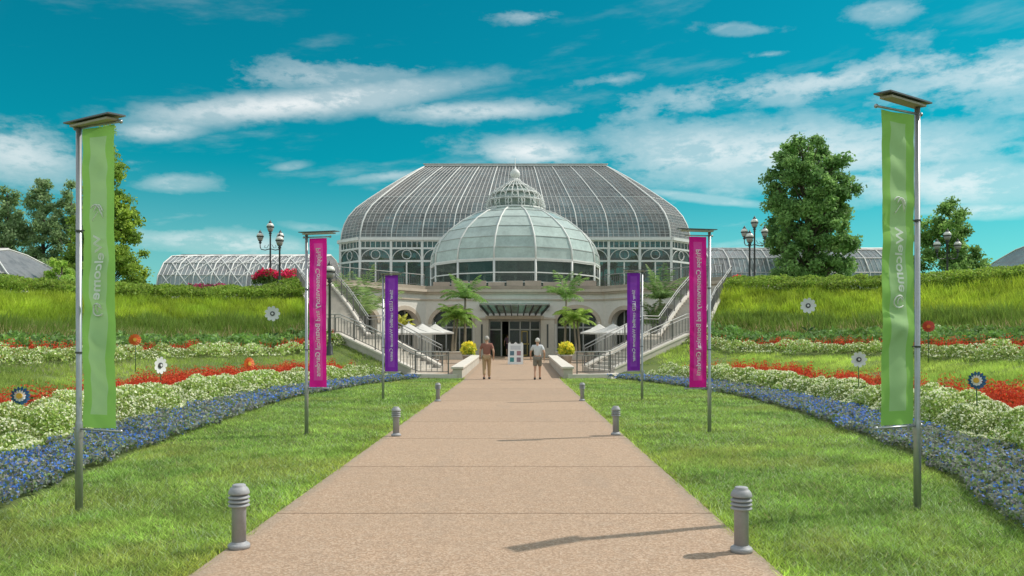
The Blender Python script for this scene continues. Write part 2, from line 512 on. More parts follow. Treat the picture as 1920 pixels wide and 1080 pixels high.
M['aggregate'] = aggregate()
path = empty('path'); tag(path, kind='structure')
b = MB(); b.box(PX0 + .01, PX1 - .01, -6, 33.4, -.05, .018); b.build('joint_bed', mat('joint_soil', (.36, .26, .19), 1), path)
ys = [-5.2, -2.3, .6, 3.6, 7.34, 10.1, 13.0, 15.7, 18.4, 21.2, 24.0, 26.9, 29.9, 32.9]
for a, c in zip(ys[:-1], ys[1:]):
    m = MB(); j = .005; w = .008
    m.hexa([(PX0, a + j, -.06), (PX1, a + j, -.06), (PX1, c - j, -.06), (PX0, c - j, -.06),
            (PX0 + w, a + j + w, .022), (PX1 - w, a + j + w, .022), (PX1 - w, c - j - w, .022), (PX0 + w, c - j - w, .022)])
    m.build('slab', M['aggregate'], path)
ys = [32.92, 36.6, 40.5, 45, 50, 55.5, 60.9]
for a, c in zip(ys[:-1], ys[1:]):
    m = MB(); za, zc = zp(a) + .022, zp(c) + .022
    m.hexa([(PX0, a + .01, za - .08), (PX1, a + .01, za - .08), (PX1, c - .01, zc - .08), (PX0, c - .01, zc - .08),
            (PX0, a + .01, za), (PX1, a + .01, za), (PX1, c - .01, zc), (PX0, c - .01, zc)])
    m.build('slab', M['aggregate'], path)
# plaza between the stairs
m = MB()
pl = [(4.0, 34.3), (4.4, 35.6), (8.5, 39.5), (9.6, 40.7), (11.4, 45.5), (13.0, 50.0), (13.6, 53), (13.6, 66.5)]
m.add([(CX + a, y, zp(y)) for a, y in pl] + [(CX - a, y, zp(y)) for a, y in reversed(pl)], [tuple(range(16))])
m2 = MB()
R = [(CX + a, y, zp(y)) for a, y in pl]; L = [(CX - a, y, zp(y)) for a, y in pl]
for i in range(len(pl) - 1): m2.quad(L[i], R[i], R[i + 1], L[i + 1])
tag(m2.build('plaza', mat('plaza_paving', (.38, .285, .21), .85, .15, .8, .2, 60)), kind='structure')


# ------------------------------------------------------------------ stairs and railings
def lerp(a, b, t): return tuple(x + (y - x) * t for x, y in zip(a, b))


def stair(sgn, label):
    root = empty('staircase', (CX + sgn * 6.5, 39, 0)); tag(root, label, 'staircase', 'curved stairs up to the terrace')
    ox, oy = CX + sgn * 6.5, 39
    P = lambda p, z: (CX + sgn * p[0] - ox, p[1] - oy, z)
    counts = [10, 1, 10, 10]
    for i in range(4):
        (o0, i0, z0), (o1, i1, z1) = STAIR[i], STAIR[i + 1]
        n = counts[i]
        for k in range(n):
            oa, ob, ia, ib = lerp(o0, o1, k / n), lerp(o0, o1, (k + 1) / n), lerp(i0, i1, k / n), lerp(i0, i1, (k + 1) / n)
            z = z0 + (z1 - z0) * (k + 1) / n if n > 1 else z0 + .002
            m = MB(); q = [oa, ia, ib, ob] if sgn > 0 else [oa, ob, ib, ia]
            m.hexa([P(p, -.3) for p in q] + [P(p, z) for p in q])
            m.build('landing' if n == 1 else 'step', M['concrete'], root)
    for which, off in ((0, .16), (1, -.16)):
        m = MB()
        pts = []
        for i in range(4):
            for t in ([0, .25, .5, .75] if i != 1 else [0]):
                pts.append((lerp(STAIR[i][which], STAIR[i + 1][which], t), STAIR[i][2] + (STAIR[i + 1][2] - STAIR[i][2]) * t))
        pts.append((STAIR[4][which], STAIR[4][2]))
        for (a, za), (c, zc) in zip(pts[:-1], pts[1:]):
            d_ = Vector((c[0] - a[0], c[1] - a[1], 0)).normalized(); nn = Vector((d_.y, -d_.x, 0)) * (.16 if which == 0 else -.16)
            A = [(a[0] - nn.x * .2, a[1] - nn.y * .2), (c[0] - nn.x * .2, c[1] - nn.y * .2), (c[0] + nn.x, c[1] + nn.y), (a[0] + nn.x, a[1] + nn.y)]
            zz = [za + .2, zc + .2, zc + .2, za + .2]
            if which == 0: bt = [-.3, -.3, -.3, -.3]
            else: bt = [-.3] * 4
            pb = [P(p, z) for p, z in zip(A, bt)]; pt = [P(p, z) for p, z in zip(A, zz)]
            if sgn < 0: pb = pb[::-1]; pt = pt[::-1]
            m.hexa(pb + pt)
            # coping
            A2 = [(a[0] - nn.x * .4, a[1] - nn.y * .4), (c[0] - nn.x * .4, c[1] - nn.y * .4), (c[0] + nn.x * 1.25, c[1] + nn.y * 1.25), (a[0] + nn.x * 1.25, a[1] + nn.y * 1.25)]
            pb = [P(p, z + .002) for p, z in zip(A2, zz)]; pt = [P(p, z + .09) for p, z in zip(A2, zz)]
            if sgn < 0: pb = pb[::-1]; pt = pt[::-1]
            m.hexa(pb + pt, 1)
        m.build('cheek_wall', [M['concrete'], M['stone']], root)
    return root


stair(-1, 'curved stone staircase rising left of the entrance, behind the left purple banner')
stair(1, 'curved stone staircase rising right of the entrance, behind the right purple banner')


def railing(pts, label, group, gap=.26, h=.95, rails=2, mat_=None, name='railing', post_gap=1.7):
    """pts: list of (x,y,z) along the foot of the rail"""
    mt = mat_ or M['rail_metal']
    o0 = Vector(pts[0]); root = empty(name, o0); tag(root, label, 'railing', group)
    P = [Vector(p) - o0 for p in pts]
    for k, hh in enumerate([h, h - .16][:rails]):
        m = MB(); m.tube([p + Vector((0, 0, hh)) for p in P], .028 if k == 0 else .022, 6); m.build('handrail', M['rail_light'], root)
    m = MB(); m.tube([p + Vector((0, 0, .10)) for p in P], .018, 5); m.build('bottom_rail', mt, root)
    bm_ = MB(); bm_.box(-.014, .014, -.014, .014, .10, h - .16); bal = None
    pm = MB(); pm.box(-.028, .028, -.028, .028, -.02, h); pst = None
    lens = [(b_ - a).length for a, b_ in zip(P[:-1], P[1:])]; tot_ = sum(lens)
    def at(s):
        for a, b_, l in zip(P[:-1], P[1:], lens):
            if s <= l + 1e-6: return a.lerp(b_, s / l if l else 0)
            s -= l
        return P[-1]
    n = max(2, int(tot_ / gap)); np_ = max(1, round(tot_ / post_gap))
    for i in range(1, n):
        p = at(tot_ * i / n)
        if bal is None: bal = bm_.build('baluster', mt, root); o = bal
        else: o = bal.copy(); link(o, root)
        o.location = p
    for i in range(np_ + 1):
        p = at(tot_ * i / np_)
        if pst is None: pst = pm.build('post', mt, root); o = pst
        else: o = pst.copy(); link(o, root)
        o.location = p
    return root


for sgn, nm in ((-1, 'left'), (1, 'right')):
    for wh, nn in ((0, 'outer'), (1, 'inner')):
        pts = []
        for i in range(4):
            for t in (0, .5):
                if i == 1 and t: continue
                p = lerp(STAIR[i][wh], STAIR[i + 1][wh], t); pts.append((CX + sgn * (p[0] + (.06 if wh == 0 else -.06)), p[1], STAIR[i][2] + (STAIR[i + 1][2] - STAIR[i][2]) * t + .29))
        p = STAIR[4][wh]; pts.append((CX + sgn * p[0], p[1], STAIR[4][2] + .29))
        if wh == 0: pts = [(CX + sgn * 2.75, 34.2, .2), (CX + sgn * 4.1, 34.7, .2), (CX + sgn * 4.5, 35.45, .29)] + pts[1:]
        railing(pts, f'grey metal {nn} railing of the {nm} staircase, on the side ' + ('next to the flower slope' if wh == 0 else 'next to the arched wall'), 'staircase railings')
    # kerb under the front rail
    m = MB()
    q = [(2.35, 33.95), (4.25, 34.45), (4.7, 35.5), (4.3, 35.75), (3.95, 34.85), (2.35, 34.35)]
    q = [(CX + sgn * a, y) for a, y in q]
    if sgn < 0: q = q[::-1]
    n = len(q)
    m.add([(a, y, -.1) for a, y in q] + [(a, y, .2) for a, y in q], [tuple(range(n - 1, -1, -1)), tuple(range(n, 2 * n))] + [(i, (i + 1) % n, n + (i + 1) % n, n + i) for i in range(n)])
    tag(m.build('kerb_wall', M['stone'], None, .015), f'low stone kerb under the railing at the foot of the {nm} staircase', 'kerb', 'kerbs at the stair feet')
    # low wall beside the path
    root = empty('low_wall', (CX + sgn * 2.35, 34, 0)); tag(root, f'low concrete wall with flat top along the {nm} side of the path', 'wall', 'low walls beside the path')
    m = MB(); m.hexa([(-.2, 0, -.1), (.2, 0, -.1), (.2, 15, -.1), (-.2, 15, -.1), (-.2, 0, .42), (.2, 0, .42), (.2, 15, .66), (-.2, 15, .66)])
    m.build('wall_body', M['concrete'], root, .01)
    m = MB(); m.hexa([(-.27, -.05, .424), (.27, -.05, .424), (.27, 15, .664), (-.27, 15, .664), (-.27, -.05, .52), (.27, -.05, .52), (.27, 15, .76), (-.27, 15, .76)])
    m.build('coping', M['stone'], root, .015)


# ------------------------------------------------------------------ welcome building (lower storey)
wc = empty('welcome_building', (CX, 61, 0))
tag(wc, 'pale stone lower storey with arched windows and central glass entrance below the dome', 'building')
TOP = 5.2


def wall_panel(A, B, openings, z0, z1, depth=.55, nm='wall'):
    """wall from A to B (plan) with round-headed openings (u, half width, springing z, rise)"""
    A, B = Vector((A[0], A[1], 0)), Vector((B[0], B[1], 0)); t = (B - A); Lw = t.length; t.normalize(); nrm = Vector((-t.y, t.x, 0))
    W_ = lambda u, z, k=0.0: tuple(A + t * u + nrm * k + Vector((0, 0, z)) - Vector((CX, 61, 0)))
    m = MB(); u = 0
    for (c, hw, zs, rise) in openings:
        m.quad(W_(u, z0), W_(c - hw, z0), W_(c - hw, z1), W_(u, z1))
        N = 16
        arc = [(c - hw * math.cos(math.pi * i / N), zs + rise * math.sin(math.pi * i / N)) for i in range(N + 1)]
        for (ua, za), (ub, zb) in zip(arc[:-1], arc[1:]): m.quad(W_(ua, za), W_(ub, zb), W_(ub, z1), W_(ua, z1))
        out_ = [(c - hw, z0)] + arc + [(c + hw, z0)]
        for (ua, za), (ub, zb) in zip(out_[:-1], out_[1:]): m.quad(W_(ua, za, 0), W_(ua, za, depth), W_(ub, zb, depth), W_(ub, zb, 0))
        # archivolt: proud moulding
        a = MB(); w = .30
        ro = [(c - (hw + w) * math.cos(math.pi * i / N), zs + (rise + w) * math.sin(math.pi * i / N)) for i in range(N + 1)]
        for i in range(N):
            (a0, b0), (a1, b1), (c0, d0), (c1, d1) = arc[i], arc[i + 1], ro[i], ro[i + 1]
            a.hexa([W_(a0, b0, .0), W_(a1, b1, .0), W_(c1, d1, .0), W_(c0, d0, .0), W_(a0, b0, -.07), W_(a1, b1, -.07), W_(c1, d1, -.07), W_(c0, d0, -.07)])
        a.build('arch_moulding', M['stone_trim'], wc)
        # window set in the opening
        f = MB(); k = depth - .12
        for uu in (-hw + .05, -hw * .33, hw * .33, hw - .05):
            top = zs + rise * math.sqrt(max(0, 1 - (uu / hw) ** 2)) - .03
            f.hexa([W_(c + uu - .05, z0, k), W_(c + uu + .05, z0, k), W_(c + uu + .05, z0, k + .08), W_(c + uu - .05, z0, k + .08),
                    W_(c + uu - .05, top, k), W_(c + uu + .05, top, k), W_(c + uu + .05, top, k + .08), W_(c + uu - .05, top, k + .08)])
        f.hexa([W_(c - hw, zs - .35, k - .004), W_(c + hw, zs - .35, k - .004), W_(c + hw, zs - .35, k + .084), W_(c - hw, zs - .35, k + .084),
                W_(c - hw, zs - .22, k - .004), W_(c + hw, zs - .22, k - .004), W_(c + hw, zs - .22, k + .084), W_(c - hw, zs - .22, k + .084)])
        fr = f.build('window', M['frame_grey'], wc)
        us = [-hw, -hw * .33, hw * .33, hw]
        for ua, ub in zip(us[:-1], us[1:]):
            p = MB(); kk = k + .05
            p.quad(W_(c + ua + .02, z0 + .1, kk), W_(c + ub - .02, z0 + .1, kk), W_(c + ub - .02, zs - .3, kk), W_(c + ua + .02, zs - .3, kk))
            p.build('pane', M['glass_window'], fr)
            hi = []
            for i in range(7):
                uu = ua + (ub - ua) * i / 6
                hi.append((uu, zs + rise * math.sqrt(max(0, 1 - (uu / hw) ** 2))))
            p = MB(); n = len(hi)
            p.add([W_(c + a_, zs - .3, kk) for a_, _ in hi] + [W_(c + a_, b_, kk) for a_, b_ in hi], [(i, i + 1, n + i + 1, n + i) for i in range(n - 1)])
            p.build('pane', M['glass_window'], fr)
        u = c + hw
    m.quad(W_(u, z0), W_(Lw, z0), W_(Lw, z1), W_(u, z1))
    o = m.build(nm, M['render_wall'], wc)
    return W_, Lw, o


EX = 1.98    # half width of the entrance opening
zb = .3
# centre: left flank, entrance head, right flank
for sgn in (-1, 1):
    A, B = (CX - 6.8, 61), (CX - EX - 1.05, 61)
    if sgn > 0: A, B = (CX + EX + 1.05, 61), (CX + 6.8, 61)
    c = 6.8 - 4.75 if sgn < 0 else 4.75 - EX - 1.05
    wall_panel(A, B, [(c, 1.55, 2.95, 1.15)], zb, TOP)
    # wings sweep towards the visitor
    A, B = ((CX - 13.6, 52.0), (CX - 6.8, 61)) if sgn < 0 else ((CX + 6.8, 61), (CX + 13.6, 52.0))
    Lw = math.hypot(6.8, 9.0); us = [2.2, 6.3]
    if sgn < 0: us = [Lw - u for u in us[::-1]]
    wall_panel(A, B, [(u, 1.35, 2.95, 1.0) for u in us], zb, TOP)
W0 = Vector((CX, 61, 0))
m = MB(); m.box(-EX - 1.05, EX + 1.05, 0, .55, 3.42, TOP); m.build('entrance_head', M['render_wall'], wc)
for sgn in (-1, 1):
    m = MB(); x0 = sgn * (EX + .52)
    m.box(x0 - .52, x0 + .52, -.16, .55, zb, 3.42); m.box(x0 - .60, x0 + .60, -.24, .5, 3.30, 3.46, 0); m.box(x0 - .60, x0 + .60, -.24, .5, zb, .75, 0)
    p = m.build('pilaster', M['stone'], wc, .015)
    s_ = MB(); s_.box(x0 - .07, x0 + .07, -.164, -.15, 1.1, 2.9); s_.build('slot_window', M['dark_frame'], p)
    l = MB(); l.box(x0 - .13, x0 + .13, -.25, -.002, 3.95, 4.35); l.box(x0 - .17, x0 + .17, -.29, -.0, 4.354, 4.40); l.build('wall_lantern', M['frame_grey'], wc)
# cornice and terrace edge, following the facade
line = [(-14.4, 50.9), (-13.6, 52.0), (-6.8, 61), (6.8, 61), (13.6, 52.0), (14.4, 50.9)]


def ribbon(name, off0, off1, z0, z1, mt, parent, lo=1, hi=5):
    m = MB(); pts = [Vector((a, y)) for a, y in line]
    def offs(i, k):
        d0 = (pts[i] - pts[i - 1]).normalized() if i > 0 else (pts[1] - pts[0]).normalized()
        d1 = (pts[i + 1] - pts[i]).normalized() if i + 1 < len(pts) else d0
        n = (Vector((d0.y, -d0.x)) + Vector((d1.y, -d1.x))); n.normalize()
        cs = max(.5, n.dot(Vector((d0.y, -d0.x))))
        return pts[i] + n * (k / cs)
    for i in range(lo, hi - 1):
        a, b_ = offs(i, off1), offs(i + 1, off1); c, e = offs(i, off0), offs(i + 1, off0)
        m.hexa([(a.x, a.y - 61, z0), (b_.x, b_.y - 61, z0), (e.x, e.y - 61, z0), (c.x, c.y - 61, z0), (a.x, a.y - 61, z1), (b_.x, b_.y - 61, z1), (e.x, e.y - 61, z1), (c.x, c.y - 61, z1)])
    return m.build(name, mt, parent)


ribbon('cornice', -.5, .22, TOP + .002, TOP + .14, M['stone_trim'], wc)
ribbon('cornice', -.5, .36, TOP + .142, TOP + .34, M['stone_trim'], wc)
ribbon('cornice', -.5, .10, 4.72, 4.82, M['stone_trim'], wc)
ribbon('parapet', -.42, .05, TOP + .344, TOP + .62, M['stone_dark'], wc)
# parapet panels in front of the dome
for i in range(9):
    x = -5.6 + i * 1.4
    m = MB(); m.box(x - .62, x + .62, -.02, .30, TOP + .624, TOP + (1.02 if i % 3 else .92)); m.build('parapet_panel', mat('panel_stone', (.50, .40, .34), .85, .2, 1.5) if i == 0 else bpy.data.materials['panel_stone'], wc, .01)
# interior: floor, back wall, ceiling
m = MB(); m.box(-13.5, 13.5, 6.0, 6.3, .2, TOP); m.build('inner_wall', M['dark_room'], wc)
for i, x in enumerate((-8.5, -4.6, 4.6, 8.2)):
    m = MB(); m.box(x - .7, x + .7, 3.5, 4.4, .3, 1.35 + .2 * (i % 2)); m.build('counter', M['stone_dark'], wc)
# terrace deck
m = MB()
tp = [(-6.8, 61.3), (-13.6, 52.3), (-14.8, 50.6), (-17, 53), (-23, 62), (-23, 106), (23, 106), (23, 62), (17, 53), (14.8, 50.6), (13.6, 52.3), (6.8, 61.3)]
n = len(tp)
m.add([(CX + a, y, 4.86) for a, y in tp] + [(CX + a, y, TOP + .10) for a, y in tp], [tuple(range(n)), tuple(range(2 * n - 1, n - 1, -1))] + [(i, n + i, n + (i + 1) % n, (i + 1) % n) for i in range(n)])
tag(m.build('terrace', M['concrete']), kind='structure')
# entrance: glazed screen
ent = []
m = MB(); m.box(-EX, EX, .3, .42, 3.12, 3.42)
for x in (-EX + .05, -1.02, -.42, .42, 1.18, EX - .05): m.box(x - .05, x + .05, .304, .416, .4, 3.12)
m.box(-EX, -1.02, .308, .412, 2.45, 2.55); m.box(-.42, EX, .308, .412, 2.45, 2.55)
scr = m.build('entrance_screen', M['frame_grey'], wc)
for a, c in ((-EX + .1, -1.07), (-.37, .37), (.47, 1.13), (1.23, EX - .1)):
    for z0, z1 in ((.42, 2.45), (2.55, 3.12)):
        m = MB(); m.quad((a, .36, z0), (c, .36, z0), (c, .36, z1), (a, .36, z1)); m.build('pane', M['glass_window'], scr)
m = MB(); m.box(.50, 1.10, .20, .26, 1.36, 1.44); m.box(.52, .57, .2, .26, .5, 2.4); m.box(.93, .98, .2, .26, .5, 2.4); m.box(.52, .98, .203, .257, 2.32, 2.40); m.box(.52, .98, .203, .257, .5, .58)
dr = m.build('door', M['yellow_metal'], wc)
m = MB(); m.quad((.57, .23, .58), (.93, .23, .58), (.93, .23, 2.32), (.57, .23, 2.32)); m.build('pane', M['glass_window'], dr)

# glass canopy over the entrance
can = empty('entrance_canopy', (CX, 61, 0)); tag(can, 'glass entrance canopy with ten dark sloping fins above the doors', 'canopy')
m = MB(); m.box(-2.2, 2.2, -.75, -.55, 3.28, 3.52); m.build('beam', M['stone_trim'], can, .01)
fins = []
for i in range(10):
    t = -1 + 2 * i / 9
    p, q = Vector((t * 2.0, -.2, 3.62)), Vector((t * 2.5, -3.5, 4.22)); fins.append((p, q))
    m = MB(); m.bar(p, q, .07, .20); m.build('fin', M['dark_frame'], can)
for (p, q), (p2, q2) in zip(fins[:-1], fins[1:]):
    m = MB(); e = Vector((.045, 0, .09)); f_ = Vector((-.045, 0, .09)); t = Vector((0, 0, .02))
    m.hexa([q + e, q2 + f_, p2 + f_, p + e, q + e + t, q2 + f_ + t, p2 + f_ + t, p + e + t]); m.build('glass_panel', M['glass_canopy'], can)
m = MB(); m.bar((-2.55, -3.52, 4.24), (2.55, -3.52, 4.24), .06, .06); m.build('front_rail', M['frame_grey'], can)

# terrace railing on each wing
for sgn, nm in ((-1, 'left'), (1, 'right')):
    pts = [(CX + sgn * 6.9, 61.0, TOP + .62), (CX + sgn * 13.6, 52.2, TOP + .62)]
    railing(pts, f'thin metal terrace railing above the {nm} wing of arches', 'terrace railings', .22, .85, 1)


# ------------------------------------------------------------------ glass dome
dome = empty('glass_dome', (CX, 72, 0)); tag(dome, 'pale green glass dome with white ribs and ornate white cupola', 'dome')
ND = 14
DP = [(7.6, 8.3), (7.5, 9.25), (7.12, 10.2), (6.35, 11.15), (5.15, 12.1), (3.85, 12.85), (2.45, 13.35)]
dang = lambda k: -math.pi / 2 + (k + .5) * 2 * math.pi / ND
dpt = lambda r, k, z: Vector((r * math.cos(dang(k)), r * math.sin(dang(k)), z))
fine = []
for k in range(ND):
    for (r0, z0), (r1, z1) in zip(DP[:-1], DP[1:]):
        m = MB(); m.quad(dpt(r0 - .03, k, z0), dpt(r0 - .03, k + 1, z0), dpt(r1 - .03, k + 1, z1), dpt(r1 - .03, k, z1)); m.build('glass_pane', M['glass_dome'], dome)
    pts = []
    for (r0, z0), (r1, z1) in zip(DP[:-1], DP[1:]): pts += [dpt(r0, k, z0)]
    pts.append(dpt(*DP[-1][:1], k, DP[-1][1]))
    m = MB(); m.tube(pts, .075, 6); m.build('rib', M['white_paint'], dome)
    # drum window bay
    for z0, z1 in ((5.3, 7.15), (7.22, 8.18)):
        m = MB(); m.quad(dpt(7.5, k, z0), dpt(7.5, k + 1, z0), dpt(7.5, k + 1, z1), dpt(7.5, k, z1)); m.build('drum_pane', M['glass_window'], dome)
    m = MB(); m.tube([dpt(7.55, k, 5.3), dpt(7.55, k, 8.3)], .10, 6); m.build('drum_post', M['white_paint'], dome)
for (r, z), th in zip(DP, [.12] + [.04] * 5 + [.08]):
    m = MB(); pts = [dpt(r, k, z) for k in range(ND)]
    for a, c in zip(pts, pts[1:] + pts[:1]): m.bar(a, c, th, th)
    m.build('ring', M['white_paint'] if th > .05 else M['frame_grey'], dome)
for z, th in ((7.18, .09), (6.4, .05), (8.22, .2)):
    m = MB(); pts = [dpt(7.56, k, z) for k in range(ND)]
    for a, c in zip(pts, pts[1:] + pts[:1]): m.bar(a, c, .12, th)
    m.build('transom', M['white_paint'], dome)
# cupola: base ring, scrolls, pierced ogee crown, finial
cu = MB(); cu.lathe([(2.45, 13.3), (2.6, 13.35), (2.6, 13.5), (2.4, 13.52)], 28); cup = cu.build('cupola', M['white_paint'], dome)
g_ = MB(); g_.lathe([(2.0, 13.5), (2.0, 14.3), (2.1, 14.6), (1.8, 15.1), (1.3, 15.6), (.7, 16.1), (.3, 16.6)], 20); g_.build('cupola_glass', M['glass_dome'], cup)
for k in range(28):
    a = 2 * math.pi * (k + .5) / 28; ca, sa = math.cos(a), math.sin(a)
    prof = [(2.46, 13.52), (2.56, 14.0), (2.48, 14.4), (2.38, 14.86), (2.15, 15.24), (1.72, 15.68), (1.22, 16.1), (.8, 16.42), (.5, 16.7), (.42, 16.9)]
    m = MB(); m.tube([(r * ca, r * sa, z) for r, z in prof], .038, 5); m.build('cupola_rib', M['white_paint'], cup)
for k in range(14):
    for row, (r0, z0, rr, nn_) in enumerate(((2.56, 14.02, .27, 0), (2.42, 14.80, .23, .5), (1.86, 15.52, .18, 0))):
        a = 2 * math.pi * (k + nn_) / 14; ca, sa = math.cos(a), math.sin(a); tx, ty = -sa, ca
        m = MB(); m.tube([(r0 * ca + tx * rr * math.cos(i * .785), r0 * sa + ty * rr * math.cos(i * .785), z0 + rr * math.sin(i * .785) * 1.1) for i in range(9)], .032, 4); m.build('scroll', M['white_paint'], cup)
    a = 2 * math.pi * k / 14; ca, sa = math.cos(a), math.sin(a)
    m = MB(); m.tube([(2.55 * ca, 2.55 * sa, 13.5), (2.75 * ca, 2.75 * sa, 13.8), (2.6 * ca, 2.6 * sa, 14.15), (2.5 * ca, 2.5 * sa, 14.3), (2.66 * ca, 2.66 * sa, 14.45)], .05, 5); m.build('bracket', M['white_paint'], cup)
for r, z in ((2.52, 14.38), (2.18, 15.2), (1.22, 16.1)):
    m = MB(); m.lathe([(r - .04, z - .04), (r + .05, z - .04), (r + .05, z + .04), (r - .04, z + .04)], 28); m.build('cupola_ring', M['white_paint'], cup)
m = MB(); m.lathe([(.45, 16.6), (.5, 16.75), (.34, 16.85), (.30, 16.95), (.24, 17.05), (.34, 17.15), (.46, 17.4), (.42, 17.7), (.26, 17.95), (.1, 18.1), (.03, 18.3), (.02, 19.3)], 14); m.build('finial', M['white_paint'], cup)
for o_ in [cup] + list(cup.children):
    for v in o_.data.vertices: v.co.z = 13.3 + (v.co.z - 13.3) * .80
# ------------------------------------------------------------------ great palm house
PH = Vector((CX, 94.5, 0))
ph = empty('palm_house', PH); tag(ph, 'large Victorian glass palm house with curved hipped roof behind the dome', 'greenhouse')
HX, HY, CLIP = 18.9, 10.5, 2.6
EAVE = 12.35
PROF = [(0, EAVE), (.008, 13.2), (.035, 14.2), (.085, 15.2), (.165, 16.2), (.30, 17.35), (.50, 18.9), (.70, 20.35), (.87, 21.5), (1.0, 22.3)]


def oct_(f, ex=0.0):
    a, b_, c = HX - 8.3 * f + ex, (HY + ex) * (1 - f), CLIP * (1 - f)
    c = min(c, b_)
    return [(-a + c, -b_), (a - c, -b_), (a, -b_ + c), (a, b_ - c), (a - c, b_), (-a + c, b_), (-a, b_ - c), (-a, -b_ + c)]


bays = [10, 1, 5, 1, 10, 1, 5, 1]
levels = [(oct_(f), z) for f, z in PROF]
def ppt(j, t, li, lift=0.0):
    P_, z = levels[li]; a, c = P_[j], P_[(j + 1) % 8]
    return Vector((a[0] + (c[0] - a[0]) * t, a[1] + (c[1] - a[1]) * t, z + lift))
NL = len(levels)
hm = [M['white_paint'], M['bar_paint']]
for j in range(8):
    nb = bays[j]; per = 6 if j % 2 == 0 else 5
    fb = MB()
    for k in range(nb):
        for li in range(NL - 1):
            p = [ppt(j, k / nb, li), ppt(j, (k + 1) / nb, li), ppt(j, (k + 1) / nb, li + 1), ppt(j, k / nb, li + 1)]
            m = MB(); m.quad(*p); m.build('glass_pane', M['glass_palm'], ph)
        for q in range(1, per):
            t = (k + q / per) / nb
            fb.tube([ppt(j, t, li, .02) for li in range(NL)], .029, 4, cap=False, smooth=False)
    for li in range(NL - 1):
        for h in (.0, .33, .67):
            a = [ppt(j, 0, li).lerp(ppt(j, 0, li + 1), h), ppt(j, 1, li).lerp(ppt(j, 1, li + 1), h)]
            fb.bar(a[0], a[1], .034, .034)
    tag(fb.build('glazing_bars', M['bar_paint'], ph), kind='stuff')
    for k in range(nb):
        m = MB(); m.tube([ppt(j, k / nb, li, .03) for li in range(NL)], .062 if k else .09, 5); m.build('rib', M['white_paint'], ph)
for li in (0, 3, 5, 7):
    for j in range(8):
        m = MB(); m.bar(ppt(j, 0, li), ppt(j, 1, li), .09 if li != 0 else .3, .07 if li != 0 else .22); m.build('purlin', M['white_paint'] if li in (0, 5) else M['bar_paint'], ph)
m = MB(); m.box(-HX + 8.2, HX - 8.2, -.18, .18, 22.25, 22.5); m.box(-HX + 8.0, HX - 8.0, -.26, .26, 22.504, 22.56); m.build('ridge', M['bar_paint'], ph)
# walls
WP = oct_(0)
def wpt(j, t, z, o=0.0):
    a, c = Vector(WP[j]), Vector(WP[(j + 1) % 8]); p = a.lerp(c, t); d_ = (c - a).normalized(); n_ = Vector((d_.y, -d_.x)) * o
    return Vector((p.x + n_.x, p.y + n_.y, z))
for j in range(8):
    nb = bays[j]
    for k in range(nb):
        for h, (z0, z1) in enumerate(((5.3, 9.9), (10.1, 11.25), (11.45, 12.1))):
            for q in range(2):
                t0, t1 = (k + q / 2) / nb, (k + (q + 1) / 2) / nb
                m = MB(); m.quad(wpt(j, t0, z0), wpt(j, t1, z0), wpt(j, t1, z1), wpt(j, t0, z1)); m.build('window_pane', M['glass_window'], ph)
        m = MB(); m.bar(wpt(j, k / nb, 5.2, .06), wpt(j, k / nb, 12.3, .06), .26, .26); m.build('post', M['white_paint'], ph)
        m = MB(); m.bar(wpt(j, (k + .5) / nb, 5.2, .04), wpt(j, (k + .5) / nb, 9.95, .04), .15, .15); m.build('mullion', M['white_paint'], ph)
        if j in (0, 1, 7, 2, 6):
            wbay = (Vector(WP[(j + 1) % 8]) - Vector(WP[j])).length / nb
            # spandrel arches and ring
            for sg in (0, 1):
                pts = []
                for i in range(9):
                    a = math.pi / 2 * i / 8
                    dt = .40 * math.sin(a) * 1.0; zz = 10.15 + 1.12 * (1 - math.cos(a)) ** .9 if False else 10.15 + 1.12 * math.sin(a)
                    u = .04 + .40 * (1 - math.cos(a))
                    pts.append(wpt(j, (k + (u if sg == 0 else 1 - u)) / nb, zz, .10))
                m = MB(); m.tube(pts, .05, 4); m.build('spandrel_arch', M['white_paint'], ph)
            c = wpt(j, (k + .5) / nb, 10.70, .10); tx = (wpt(j, 1, 0) - wpt(j, 0, 0)).normalized()
            rr = min(.48, wbay * .16)
            m = MB(); m.tube([c + tx * rr * math.cos(i * .5236) + Vector((0, 0, rr * math.sin(i * .5236))) for i in range(13)], .05, 4); m.build('spandrel_ring', M['white_paint'], ph)
            for q in range(1, 6):
                m = MB(); m.bar(wpt(j, (k + q / 6) / nb, 11.4, .05), wpt(j, (k + q / 6) / nb, 12.15, .05), .07, .07); m.build('frieze_bar', M['white_paint'], ph)
    for z, th, o in ((10.02, .2, .05), (11.36, .18, .05), (12.14, .14, .05), (12.34, .3, .18), (5.35, .5, .1), (7.0, .10, .03)):
        m = MB(); m.bar(wpt(j, 0, z, o), wpt(j, 1, z, o), .22 if z < 12.3 else .5, th); m.build('transom', M['white_paint'] if z > 6 else M['stone'], ph)
# inner floor stays the terrace; far-side growth is built with the plants


